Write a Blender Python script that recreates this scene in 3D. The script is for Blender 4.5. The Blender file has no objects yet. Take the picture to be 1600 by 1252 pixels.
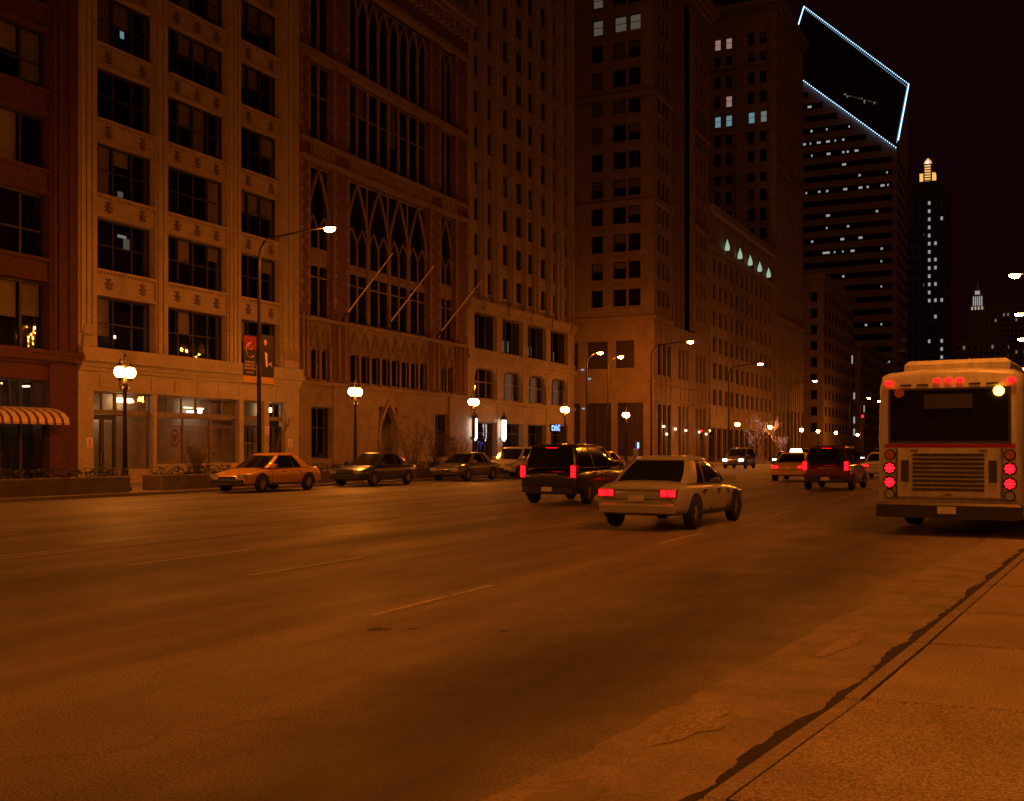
import bpy, math, random
from mathutils import Vector, Matrix
R = math.radians
rnd = random.Random(7)
scene = bpy.context.scene
C = scene.collection

# ------------------------------------------------------------------ camera
CAM_Z = 1.6
cam_d = bpy.data.cameras.new('camera')
cam = bpy.data.objects.new('camera', cam_d); C.objects.link(cam)
cam.location = (0, 0, CAM_Z)
cam.rotation_euler = (R(90), 0, R(25.6136))
cam_d.sensor_width = 36.0
cam_d.lens = 36.0 * 1700 / 1600
cam_d.shift_y = 77 / 1600
cam_d.clip_start = 0.1; cam_d.clip_end = 4000
scene.camera = cam

# ------------------------------------------------------------------ night sky
world = bpy.data.worlds.new('World'); scene.world = world; world.use_nodes = True
wn = world.node_tree; wn.nodes.clear()
w_out = wn.nodes.new('ShaderNodeOutputWorld')
w_bg = wn.nodes.new('ShaderNodeBackground'); w_bg.inputs['Strength'].default_value = 0.05
w_sky = wn.nodes.new('ShaderNodeTexSky'); w_sky.sky_type = 'NISHITA'; w_sky.sun_disc = False
w_sky.sun_elevation = R(-8); w_sky.sun_rotation = R(120)
w_bg2 = wn.nodes.new('ShaderNodeBackground')           # glow of the city's sodium lamps in the low cloud
w_bg2.inputs['Color'].default_value = (1.0, 0.12, 0.1, 1); w_bg2.inputs['Strength'].default_value = 0.0052
w_add = wn.nodes.new('ShaderNodeAddShader')
wn.links.new(w_sky.outputs[0], w_bg.inputs['Color'])
wn.links.new(w_bg.outputs[0], w_add.inputs[0]); wn.links.new(w_bg2.outputs[0], w_add.inputs[1])
wn.links.new(w_add.outputs[0], w_out.inputs['Surface'])

sun_d = bpy.data.lights.new('sky_glow_fill', 'SUN')          # added soft fill lamp standing in for night-sky glow on the upper facades
sun_d.energy = 0.13; sun_d.color = (1.0, 0.28, 0.1); sun_d.angle = R(75)
sun = bpy.data.objects.new('sky_glow_fill', sun_d); C.objects.link(sun)
sun.rotation_euler = Vector((-0.62, 0.6, -0.5)).to_track_quat('-Z', 'Y').to_euler()

scene.view_settings.view_transform = 'Standard'; scene.view_settings.look = 'None'
scene.view_settings.exposure = 0.0; scene.view_settings.gamma = 1.0
scene.view_settings.use_curve_mapping = False
scene.cycles.use_denoising = True
scene.cycles.use_light_tree = True
scene.cycles.max_bounces = 6; scene.cycles.diffuse_bounces = 3; scene.cycles.glossy_bounces = 3
scene.cycles.transparent_max_bounces = 12
scene.cycles.sample_clamp_indirect = 4.0
scene.cycles.caustics_reflective = False; scene.cycles.caustics_refractive = False

SODIUM = (1.0, 0.235, 0.018)
TALL_POWER = 1950.0
GLOBE_POWER = 250.0

# ------------------------------------------------------------------ materials
def new_mat(name):
    m = bpy.data.materials.new(name); m.use_nodes = True
    nt = m.node_tree; nt.nodes.clear()
    out = nt.nodes.new('ShaderNodeOutputMaterial')
    return m, nt, out

def mat(name, col, rough=0.8, var=0.25, scale=1.5, bump=0.0, bscale=30.0, metal=0.0, stretch=(1, 1, 1), fine=0.0, fscale=60):
    m, nt, out = new_mat(name)
    p = nt.nodes.new('ShaderNodeBsdfPrincipled'); L = nt.links
    p.inputs['Roughness'].default_value = rough; p.inputs['Metallic'].default_value = metal
    geo = nt.nodes.new('ShaderNodeNewGeometry')
    mp = nt.nodes.new('ShaderNodeMapping'); mp.inputs['Scale'].default_value = stretch
    L.new(geo.outputs['Position'], mp.inputs['Vector'])
    n = nt.nodes.new('ShaderNodeTexNoise'); n.inputs['Scale'].default_value = scale
    n.inputs['Detail'].default_value = 8; n.inputs['Roughness'].default_value = 0.65
    L.new(mp.outputs[0], n.inputs['Vector'])
    r = nt.nodes.new('ShaderNodeValToRGB')
    r.color_ramp.elements[0].position = 0.3; r.color_ramp.elements[1].position = 0.72
    a = 1 - var; b = 1 + var
    r.color_ramp.elements[0].color = (col[0]*a, col[1]*a, col[2]*a, 1)
    r.color_ramp.elements[1].color = (min(col[0]*b, 1), min(col[1]*b, 1), min(col[2]*b, 1), 1)
    L.new(n.outputs['Fac'], r.inputs['Fac'])
    last = r.outputs['Color']
    if fine > 0:
        n3 = nt.nodes.new('ShaderNodeTexNoise'); n3.inputs['Scale'].default_value = fscale; n3.inputs['Detail'].default_value = 3
        L.new(mp.outputs[0], n3.inputs['Vector'])
        mr = nt.nodes.new('ShaderNodeMapRange'); mr.inputs['From Min'].default_value = 0.38; mr.inputs['From Max'].default_value = 0.62
        mr.inputs['To Min'].default_value = 1 - fine; mr.inputs['To Max'].default_value = 1 + fine
        L.new(n3.outputs['Fac'], mr.inputs['Value'])
        mx = nt.nodes.new('ShaderNodeVectorMath'); mx.operation = 'SCALE'
        L.new(last, mx.inputs[0]); L.new(mr.outputs[0], mx.inputs['Scale'])
        last = mx.outputs[0]
    L.new(last, p.inputs['Base Color'])
    if bump > 0:
        n2 = nt.nodes.new('ShaderNodeTexNoise'); n2.inputs['Scale'].default_value = bscale; n2.inputs['Detail'].default_value = 6
        L.new(mp.outputs[0], n2.inputs['Vector'])
        bp = nt.nodes.new('ShaderNodeBump'); bp.inputs['Strength'].default_value = bump; bp.inputs['Distance'].default_value = 0.02
        L.new(n2.outputs['Fac'], bp.inputs['Height']); L.new(bp.outputs[0], p.inputs['Normal'])
    L.new(p.outputs[0], out.inputs['Surface'])
    return m

def emit(name, col, strength):
    m, nt, out = new_mat(name)
    e = nt.nodes.new('ShaderNodeEmission'); e.inputs['Color'].default_value = (*col, 1); e.inputs['Strength'].default_value = strength
    nt.links.new(e.outputs[0], out.inputs['Surface'])
    return m

def glass(name, tint=0.75, rough=0.03):
    m, nt, out = new_mat(name); L = nt.links
    t = nt.nodes.new('ShaderNodeBsdfTransparent'); t.inputs['Color'].default_value = (tint, tint, tint, 1)
    g = nt.nodes.new('ShaderNodeBsdfGlossy'); g.inputs['Roughness'].default_value = rough
    geo = nt.nodes.new('ShaderNodeNewGeometry')
    n = nt.nodes.new('ShaderNodeTexNoise'); n.inputs['Scale'].default_value = 0.9; L.new(geo.outputs['Position'], n.inputs['Vector'])
    bp = nt.nodes.new('ShaderNodeBump'); bp.inputs['Strength'].default_value = 0.06; bp.inputs['Distance'].default_value = 0.3
    L.new(n.outputs['Fac'], bp.inputs['Height']); L.new(bp.outputs[0], g.inputs['Normal'])
    def mth(op, a, b=None):
        q = nt.nodes.new('ShaderNodeMath'); q.operation = op
        for i, v in enumerate((a, b)):
            if v is None: continue
            if isinstance(v, (int, float)): q.inputs[i].default_value = v
            else: L.new(v, q.inputs[i])
        return q.outputs[0]
    dt = nt.nodes.new('ShaderNodeVectorMath'); dt.operation = 'DOT_PRODUCT'; L.new(geo.outputs['Normal'], dt.inputs[0]); L.new(geo.outputs['Incoming'], dt.inputs[1])
    fres = mth('ADD', 0.05, mth('MULTIPLY', 0.95, mth('POWER', mth('SUBTRACT', 1.0, mth('ABSOLUTE', dt.outputs['Value'])), 5.0)))   # Fresnel (Schlick), same from both sides of the thin sheet
    mx = nt.nodes.new('ShaderNodeMixShader'); L.new(fres, mx.inputs[0]); L.new(t.outputs[0], mx.inputs[1]); L.new(g.outputs[0], mx.inputs[2])
    L.new(mx.outputs[0], out.inputs['Surface'])
    return m

def gloss_paint(name, col, rough=0.3, coat=0.6):
    m = mat(name, col, rough, 0.06, 6)
    p = [n for n in m.node_tree.nodes if n.type == 'BSDF_PRINCIPLED'][0]
    p.inputs['Coat Weight'].default_value = coat; p.inputs['Coat Roughness'].default_value = 0.08
    return m

def asphalt_mat():
    m, nt, out = new_mat('asphalt'); L = nt.links
    p = nt.nodes.new('ShaderNodeBsdfPrincipled')
    geo = nt.nodes.new('ShaderNodeNewGeometry')
    def noise(scale, detail=6, stretch=(1, 1, 1), rough=0.6):
        mp = nt.nodes.new('ShaderNodeMapping'); mp.inputs['Scale'].default_value = stretch
        L.new(geo.outputs['Position'], mp.inputs['Vector'])
        n = nt.nodes.new('ShaderNodeTexNoise'); n.inputs['Scale'].default_value = scale; n.inputs['Detail'].default_value = detail
        n.inputs['Roughness'].default_value = rough
        L.new(mp.outputs[0], n.inputs['Vector']); return n.outputs['Fac']
    def mapr(v, a, b, c, d):
        r = nt.nodes.new('ShaderNodeMapRange'); r.inputs['From Min'].default_value = a; r.inputs['From Max'].default_value = b
        r.inputs['To Min'].default_value = c; r.inputs['To Max'].default_value = d; L.new(v, r.inputs['Value']); return r.outputs[0]
    def mul(a, b):
        x = nt.nodes.new('ShaderNodeMath'); x.operation = 'MULTIPLY'
        for i, v in enumerate((a, b)):
            if isinstance(v, float): x.inputs[i].default_value = v
            else: L.new(v, x.inputs[i])
        return x.outputs[0]
    broad = mapr(noise(1.1, 6, (1, 0.045, 1)), 0.33, 0.67, 0.66, 1.32)      # tyre tracks and old resurfacing along the lanes
    mid = mapr(noise(2.2, 8, (1, 0.5, 1), 0.7), 0.3, 0.7, 0.82, 1.15)
    grit = mapr(noise(60, 3), 0.38, 0.62, 0.45, 1.55)
    # lane polish: oil darkened strip down the middle of each lane
    sep = nt.nodes.new('ShaderNodeSeparateXYZ'); L.new(geo.outputs['Position'], sep.inputs[0])
    w = mul(sep.outputs['X'], 2 * math.pi / 3.3)
    sn = nt.nodes.new('ShaderNodeMath'); sn.operation = 'SINE'; L.new(w, sn.inputs[0])
    lane = mapr(sn.outputs[0], -1, 1, 0.86, 1.08)
    # darker band with soft, wavering edges down the middle of the kerb lane
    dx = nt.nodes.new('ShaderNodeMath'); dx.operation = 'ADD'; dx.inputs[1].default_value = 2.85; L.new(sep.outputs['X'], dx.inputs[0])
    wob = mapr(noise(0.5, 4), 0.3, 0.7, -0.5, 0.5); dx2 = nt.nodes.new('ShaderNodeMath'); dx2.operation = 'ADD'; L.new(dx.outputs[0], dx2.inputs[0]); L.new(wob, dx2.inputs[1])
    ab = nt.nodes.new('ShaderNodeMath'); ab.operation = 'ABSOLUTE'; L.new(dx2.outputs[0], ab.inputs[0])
    kerb_band = nt.nodes.new('ShaderNodeMapRange'); kerb_band.interpolation_type = 'SMOOTHSTEP'; kerb_band.inputs['From Min'].default_value = 0.15; kerb_band.inputs['From Max'].default_value = 1.75
    kerb_band.inputs['To Min'].default_value = 0.25; kerb_band.inputs['To Max'].default_value = 1.0; L.new(ab.outputs[0], kerb_band.inputs['Value'])
    lane = mul(lane, kerb_band.outputs[0])
    v = nt.nodes.new('ShaderNodeTexVoronoi'); v.feature = 'DISTANCE_TO_EDGE'; v.inputs['Scale'].default_value = 0.28
    mpv = nt.nodes.new('ShaderNodeMapping'); mpv.inputs['Scale'].default_value = (1, 0.6, 1)
    nz = nt.nodes.new('ShaderNodeTexNoise'); nz.inputs['Scale'].default_value = 1.2; nz.inputs['Detail'].default_value = 5
    L.new(geo.outputs['Position'], nz.inputs['Vector'])
    av = nt.nodes.new('ShaderNodeVectorMath'); av.operation = 'ADD'; L.new(geo.outputs['Position'], av.inputs[0]); L.new(nz.outputs['Color'], av.inputs[1])
    L.new(av.outputs[0], mpv.inputs['Vector']); L.new(mpv.outputs[0], v.inputs['Vector'])
    crack = mapr(v.outputs['Distance'], 0.0, 0.006, 0.72, 1.0)
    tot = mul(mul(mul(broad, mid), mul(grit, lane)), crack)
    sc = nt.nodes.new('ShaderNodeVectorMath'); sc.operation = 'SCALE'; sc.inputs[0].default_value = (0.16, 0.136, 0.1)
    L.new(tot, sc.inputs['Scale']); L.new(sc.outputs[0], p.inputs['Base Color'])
    L.new(mapr(noise(0.8, 5, (1, 0.3, 1)), 0.3, 0.7, 0.5, 0.8), p.inputs['Roughness'])
    bp = nt.nodes.new('ShaderNodeBump'); bp.inputs['Strength'].default_value = 0.55; bp.inputs['Distance'].default_value = 0.012
    L.new(noise(70, 3), bp.inputs['Height']); L.new(bp.outputs[0], p.inputs['Normal'])
    L.new(p.outputs[0], out.inputs['Surface'])
    return m

M = {}
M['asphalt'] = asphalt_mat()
M['patch'] = mat('asphalt_patch', (0.055, 0.048, 0.04), 0.75, 0.3, 3, 0.4, 60, fine=0.4, fscale=90)
M['concrete'] = mat('concrete_paving', (0.26, 0.215, 0.16), 0.85, 0.25, 0.9, 0.7, 60, fine=0.42, fscale=70)
M['gutter'] = mat('gutter_concrete', (0.19, 0.16, 0.12), 0.75, 0.35, 2.0, 0.5, 25, fine=0.25, fscale=60)
M['old_patch'] = mat('old_patch', (0.15, 0.13, 0.085), 0.7, 0.15, 2, 0.2, 30)
M['dirt'] = mat('gutter_dirt', (0.022, 0.018, 0.015), 0.95, 0.5, 6, 0.9, 30)
M['kerb'] = mat('kerb_stone', (0.2, 0.17, 0.14), 0.8, 0.25, 3, 0.5, 40, fine=0.3)
M['paint'] = mat('road_paint', (0.36, 0.33, 0.28), 0.75, 0.6, 7, 0.3, 60, fine=0.35, fscale=25)
M['ground'] = mat('ground', (0.06, 0.055, 0.05), 0.9, 0.3, 0.2)
M['far_paving'] = mat('far_paving', (0.2, 0.17, 0.14), 0.85, 0.25, 0.6, 0.2, 20)
M['cream'] = mat('cream_terracotta', (0.31, 0.245, 0.165), 0.6, 0.16, 1.2, 0.2, 12, fine=0.1, fscale=9)
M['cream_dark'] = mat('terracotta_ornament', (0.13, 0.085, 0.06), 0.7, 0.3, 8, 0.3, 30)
M['brick_red'] = mat('dark_red_brick', (0.062, 0.017, 0.014), 0.85, 0.3, 2.5, 0.3, 25, fine=0.3, fscale=14)
M['gothic_brick'] = mat('gothic_brick', (0.12, 0.05, 0.034), 0.85, 0.3, 2.5, 0.3, 25, fine=0.3, fscale=14)
M['gothic_stone'] = mat('gothic_stone', (0.19, 0.135, 0.088), 0.8, 0.25, 1.5, 0.35, 14, fine=0.15, fscale=11)
M['lime'] = mat('limestone', (0.25, 0.19, 0.13), 0.8, 0.2, 0.8, 0.25, 10, fine=0.12, fscale=7)
M['tan'] = mat('tan_brick', (0.22, 0.16, 0.11), 0.85, 0.2, 0.8, 0.3, 12, fine=0.2, fscale=9)
M['brownstone'] = mat('brown_stone', (0.24, 0.18, 0.13), 0.85, 0.22, 0.7, 0.2, 8)
M['tower_panel'] = mat('tower_panel', (0.32, 0.24, 0.22), 0.6, 0.12, 0.3)
M['dark_stone'] = mat('dark_stone', (0.06, 0.07, 0.085), 0.7, 0.3, 0.2)
M['pale_stone'] = mat('pale_terracotta', (0.5, 0.48, 0.45), 0.7, 0.15, 0.3)
M['frame'] = mat('window_frame', (0.022, 0.016, 0.013), 0.6, 0.2, 3)
M['frame_tan'] = mat('shopfront_frame', (0.14, 0.095, 0.06), 0.5, 0.2, 3)
M['interior'] = mat('dark_room', (0.025, 0.02, 0.018), 0.95, 0.4, 0.7)
M['shop_room'] = mat('shop_room', (0.42, 0.36, 0.26), 0.9, 0.2, 0.8)
M['blind'] = mat('blind', (0.6, 0.5, 0.36), 0.85, 0.35, 0.45)
M['glass'] = glass('glass', 0.72)
M['glass_shop'] = glass('shop_glass', 0.85)
M['iron'] = mat('black_iron', (0.03, 0.026, 0.022), 0.5, 0.2, 8, metal=0.3)
M['steel'] = mat('grey_steel', (0.16, 0.14, 0.12), 0.5, 0.2, 6, metal=0.5)
M['bark'] = mat('bark', (0.09, 0.065, 0.045), 0.9, 0.3, 6, 0.4, 20)
M['bark_pale'] = mat('pale_bark', (0.3, 0.24, 0.2), 0.85, 0.2, 5)
M['leaf'] = mat('evergreen_leaf', (0.05, 0.055, 0.03), 0.8, 0.4, 3)
M['granite'] = mat('planter_granite', (0.14, 0.115, 0.095), 0.75, 0.25, 2, 0.2, 20, fine=0.3, fscale=30)
M['soil'] = mat('soil', (0.03, 0.022, 0.016), 0.95, 0.4, 5)
M['tall_lens'] = emit('sodium_lens', SODIUM, TALL_POWER)
M['globe'] = emit('sodium_globe', (1.0, 0.27, 0.03), GLOBE_POWER)
M['white_lamp'] = emit('white_lamp', (1.0, 0.83, 0.72), 9.0)
M['warm_lamp'] = emit('warm_lamp', (1.0, 0.62, 0.3), 9.0)
M['lit_room'] = emit('lit_room', (1.0, 0.78, 0.55), 0.16)
M['lit_arch'] = emit('lit_arch_room', (1.0, 0.42, 0.2), 0.22)
M['lit_cool'] = emit('lit_cool', (0.5, 0.85, 1.0), 0.55)
M['lit_warm'] = emit('lit_warm', (1.0, 0.55, 0.45), 0.6)
M['lit_office'] = emit('lit_office', (0.9, 0.88, 0.85), 0.36)
M['led_blue'] = emit('led_white_blue', (0.38, 0.68, 1.0), 3.2)
M['gold_light'] = emit('gold_light', (1.0, 0.5, 0.14), 1.1)
M['blue_light'] = emit('blue_light', (0.12, 0.25, 1.0), 5.0)
M['green_white'] = emit('green_white_light', (0.75, 1.0, 0.7), 0.45)
M['tail_red'] = emit('tail_red', (1.0, 0.0022, 0.0035), 11.0)
M['stop_red'] = emit('signal_red', (1.0, 0.006, 0.015), 9.0)
M['amber'] = emit('amber_lamp', (1.0, 0.4, 0.03), 22.0)
M['head_white'] = emit('head_white', (0.85, 0.92, 1.0), 14.0)
M['rubber'] = mat('rubber', (0.015, 0.015, 0.015), 0.85, 0.2, 10)
M['alloy'] = mat('alloy', (0.35, 0.34, 0.33), 0.35, 0.1, 10, metal=0.8)
M['trim'] = mat('black_trim', (0.02, 0.02, 0.02), 0.5, 0.1, 10)
M['plate'] = mat('plate', (0.55, 0.55, 0.55), 0.5, 0.1, 20)
M['car_glass'] = gloss_paint('car_glass', (0.012, 0.012, 0.014), 0.08, 0.5)
M['lamp_off'] = gloss_paint('red_lens_unlit', (0.2, 0.01, 0.012), 0.2)
M['head_off'] = gloss_paint('clear_lens_unlit', (0.3, 0.3, 0.3), 0.15)
for nm, col in (('silver', (0.34, 0.34, 0.35)), ('black', (0.018, 0.018, 0.02)), ('white', (0.55, 0.54, 0.52)), ('taxi', (0.62, 0.33, 0.02)),
                ('maroon', (0.14, 0.014, 0.018)), ('navy', (0.02, 0.03, 0.09)), ('grey', (0.11, 0.11, 0.115)), ('bus_white', (0.55, 0.55, 0.56)),
                ('bus_blue', (0.02, 0.06, 0.3)), ('bus_red', (0.4, 0.015, 0.02)), ('bus_dark', (0.05, 0.05, 0.055))):
    M[nm] = gloss_paint('paint_' + nm, col)
M['awning_dark'] = mat('awning_dark', (0.08, 0.02, 0.018), 0.9, 0.15, 4)
M['awning_pale'] = mat('awning_pale', (0.45, 0.33, 0.2), 0.9, 0.15, 4)
M['banner_dark'] = mat('banner_dark', (0.03, 0.022, 0.024), 0.8, 0.15, 6)
M['banner_red'] = mat('banner_red', (0.2, 0.012, 0.014), 0.8, 0.15, 6)
M['banner_gold'] = mat('banner_gold', (0.55, 0.33, 0.08), 0.8, 0.1, 6)
M['banner_ink'] = mat('banner_ink', (0.7, 0.55, 0.48), 0.8, 0.1, 6)
M['sign_white'] = mat('sign_white', (0.6, 0.55, 0.5), 0.6, 0.1, 6)
M['sign_red'] = mat('sign_red', (0.45, 0.03, 0.02), 0.6, 0.1, 6)
M['emblem'] = mat('emblem_brown', (0.1, 0.03, 0.02), 0.7, 0.1, 6)

# ------------------------------------------------------------------ mesh helpers
WL = {}          # unrotated world location of each object while building
class MB:
    def __init__(self): self.v = []; self.f = []; self.smooth = False
    def box(self, x0, x1, y0, y1, z0, z1):
        if x1 < x0: x0, x1 = x1, x0
        if y1 < y0: y0, y1 = y1, y0
        if z1 < z0: z0, z1 = z1, z0
        n = len(self.v)
        self.v += [(x0,y0,z0),(x1,y0,z0),(x1,y1,z0),(x0,y1,z0),(x0,y0,z1),(x1,y0,z1),(x1,y1,z1),(x0,y1,z1)]
        self.f += [(n,n+3,n+2,n+1),(n+4,n+5,n+6,n+7),(n,n+1,n+5,n+4),(n+1,n+2,n+6,n+5),(n+2,n+3,n+7,n+6),(n+3,n,n+4,n+7)]
        return self
    def bbox(self, x0, x1, y0, y1, z0, z1, b):
        """box with chamfered top edges"""
        n = len(self.v)
        self.v += [(x0,y0,z0),(x1,y0,z0),(x1,y1,z0),(x0,y1,z0),(x0,y0,z1-b),(x1,y0,z1-b),(x1,y1,z1-b),(x0,y1,z1-b),
                   (x0+b,y0+b,z1),(x1-b,y0+b,z1),(x1-b,y1-b,z1),(x0+b,y1-b,z1)]
        for k in (0, 4):
            for i in range(4):
                j = (i+1) % 4; self.f.append((n+k+i, n+k+j, n+k+4+j, n+k+4+i))
        self.f += [(n,n+3,n+2,n+1), (n+8,n+9,n+10,n+11)]
        return self
    def prism(self, pts, axis, a, b):
        """polygon pts (2D) extruded along axis from a to b"""
        n = len(self.v); k = len(pts)
        for d in (a, b):
            for p in pts:
                self.v.append({'x': (d, p[0], p[1]), 'y': (p[0], d, p[1]), 'z': (p[0], p[1], d)}[axis])
        self.f.append(tuple(range(n, n+k))[::-1]); self.f.append(tuple(range(n+k, n+2*k)))
        for i in range(k):
            j = (i+1) % k; self.f.append((n+i, n+j, n+k+j, n+k+i))
        return self
    def tube(self, pts, rad, seg=8, cap=True):
        pts = [Vector(p) for p in pts]
        if not isinstance(rad, (list, tuple)): rad = [rad]*len(pts)
        n0 = len(self.v); up0 = None
        for i, p in enumerate(pts):
            d = (pts[min(i+1, len(pts)-1)] - pts[max(i-1, 0)])
            if d.length < 1e-9: d = Vector((0, 0, 1))
            d.normalize()
            if up0 is None:
                up0 = Vector((1, 0, 0)) if abs(d.x) < 0.8 else Vector((0, 1, 0))
            s = d.cross(up0); s.normalize(); t = s.cross(d); up0 = t if t.length > 0 else up0
            for k in range(seg):
                a = 2*math.pi*k/seg
                q = p + s*(math.cos(a)*rad[i]) + t*(math.sin(a)*rad[i]); self.v.append(tuple(q))
        for i in range(len(pts)-1):
            for k in range(seg):
                j = (k+1) % seg
                self.f.append((n0+i*seg+k, n0+i*seg+j, n0+(i+1)*seg+j, n0+(i+1)*seg+k))
        if cap:
            self.f.append(tuple(n0+k for k in range(seg))[::-1])
            e = n0+(len(pts)-1)*seg; self.f.append(tuple(e+k for k in range(seg)))
        return self
    def lathe(self, prof, cx=0, cy=0, cz=0, seg=12):
        n0 = len(self.v)
        for r, z in prof:
            for k in range(seg):
                a = 2*math.pi*k/seg
                self.v.append((cx+r*math.cos(a), cy+r*math.sin(a), cz+z))
        for i in range(len(prof)-1):
            for k in range(seg):
                j = (k+1) % seg
                self.f.append((n0+i*seg+k, n0+i*seg+j, n0+(i+1)*seg+j, n0+(i+1)*seg+k))
        self.f.append(tuple(n0+k for k in range(seg))[::-1])
        e = n0+(len(prof)-1)*seg; self.f.append(tuple(e+k for k in range(seg)))
        return self
    def poly(self, pts):
        n = len(self.v); self.v += [tuple(p) for p in pts]; self.f.append(tuple(range(n, n+len(pts)))); return self
    def mesh(self, name, center=True):
        c = (0, 0, 0)
        if center and self.v:
            xs, ys, zs = zip(*self.v)
            c = ((min(xs)+max(xs))/2, (min(ys)+max(ys))/2, min(zs))
        me = bpy.data.meshes.new(name)
        me.from_pydata([(x-c[0], y-c[1], z-c[2]) for x, y, z in self.v], [], self.f)
        if self.smooth: me.polygons.foreach_set('use_smooth', [True]*len(me.polygons))
        me.update()
        return me, c

def put(name, me, m, parent, wloc):
    """link mesh data as an object whose unrotated world position is wloc"""
    o = bpy.data.objects.new(name, me); C.objects.link(o)
    if m is not None and not me.materials: me.materials.append(m)
    if parent is not None:
        o.parent = parent; pl = WL[parent]
        o.location = (wloc[0]-pl[0], wloc[1]-pl[1], wloc[2]-pl[2])
    else:
        o.location = wloc
    WL[o] = tuple(wloc)
    return o

def part(name, mb, m, parent=None):
    me, c = mb.mesh(name)
    return put(name, me, m, parent, c)

def tag(o, label, cat, group=None):
    o['label'] = label; o['category'] = cat
    if group: o['group'] = group
    return o

def thing(name, label, cat, loc=(0, 0, 0), group=None):
    o = bpy.data.objects.new(name, None); C.objects.link(o); o.location = loc; o.empty_display_size = 0.3
    WL[o] = tuple(loc)
    return tag(o, label, cat, group)

def struct(name, mb, m, parent=None):
    o = part(name, mb, m, parent)
    if parent is None: o['kind'] = 'structure'
    return o

def copy_tree(o, parent=None):
    c = o.copy(); C.objects.link(c); c.parent = parent
    for ch in list(o.children): copy_tree(ch, c)
    return c

class Fr:
    """facade frame: 'E' faces +X at X=p (s runs along Y); 'S' faces -Y at Y=p (s runs along X)"""
    def __init__(self, kind, p): self.k = kind; self.p = p
    def box(self, mb, s0, s1, z0, z1, d0, d1):
        if self.k == 'E': return mb.box(self.p+d0, self.p+d1, s0, s1, z0, z1)
        return mb.box(s0, s1, self.p-d1, self.p-d0, z0, z1)
    def pt(self, s, z, d):
        return (self.p+d, s, z) if self.k == 'E' else (s, self.p-d, z)
    def ribbon(self, mb, pts, w, d0, d1):
        """strip of width w along 2D pts (s,z), extruded d0..d1"""
        n = len(mb.v); k = len(pts); L = []; Rr = []
        for i, (s, z) in enumerate(pts):
            a = pts[max(i-1, 0)]; b = pts[min(i+1, k-1)]
            dx, dz = b[0]-a[0], b[1]-a[1]; l = math.hypot(dx, dz) or 1
            nx, nz = -dz/l*w/2, dx/l*w/2
            L.append((s+nx, z+nz)); Rr.append((s-nx, z-nz))
        for q, d in ((L, d0), (Rr, d0), (Rr, d1), (L, d1)):
            mb.v += [self.pt(s, z, d) for s, z in q]
        for i in range(k-1):
            for j in range(4):
                a = n+j*k+i; b = n+((j+1) % 4)*k+i
                mb.f.append((a, a+1, b+1, b))
        mb.f.append((n, n+k, n+2*k, n+3*k)); mb.f.append((n+k-1, n+2*k-1, n+3*k-1, n+4*k-1))
        return mb

def window(par, fr, s0, s1, z0, z1, d, cols=(), rails=(), fm='frame', gm='glass', fw=0.06, blinds=None, lit=None, sill=None, sillmat=None, name='window'):
    """frame with mullions at fractions cols and rails at fractions rails; each light its own pane"""
    mb = MB(); w = s1-s0; h = z1-z0
    xs = [0]+list(cols)+[1]; zs = [0]+list(rails)+[1]
    fr.box(mb, s0, s0+fw, z0, z1, d-0.05, d+0.05); fr.box(mb, s1-fw, s1, z0, z1, d-0.05, d+0.05)
    fr.box(mb, s0+fw, s1-fw, z0, z0+fw, d-0.048, d+0.048); fr.box(mb, s0+fw, s1-fw, z1-fw, z1, d-0.048, d+0.048)
    for c in cols: fr.box(mb, s0+c*w-fw/2, s0+c*w+fw/2, z0+fw, z1-fw, d-0.045, d+0.045)
    for r in rails: fr.box(mb, s0+fw, s1-fw, z0+r*h-fw*.3, z0+r*h+fw*.3, d-0.04, d+0.04)
    win = part(name, mb, M[fm], par)
    for i in range(len(xs)-1):
        for j in range(len(zs)-1):
            p = fr.box(MB(), s0+xs[i]*w+fw/2, s0+xs[i+1]*w-fw/2, z0+zs[j]*h+fw/2, z0+zs[j+1]*h-fw/2, d-0.006, d+0.006)
            part('pane', p, M[gm], win)
        if blinds and i in blinds:
            dr = blinds[i]
            b = fr.box(MB(), s0+xs[i]*w+fw*0.6, s0+xs[i+1]*w-fw*0.6, z1-fw-(h-2*fw)*dr, z1-fw*0.9, d-0.16, d-0.15)
            part('blind', b, M['blind'], win)
    if lit:
        b = fr.box(MB(), s0+fw, s1-fw, z0+fw, z1-fw, d-0.4, d-0.38); part('lit_room', b, M[lit], win)
    if sill:
        b = fr.box(MB(), s0-0.05, s1+0.05, z0-0.1, z0-0.003, d, sill); part('sill', b, M[sillmat or 'lime'], win)
    return win

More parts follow.
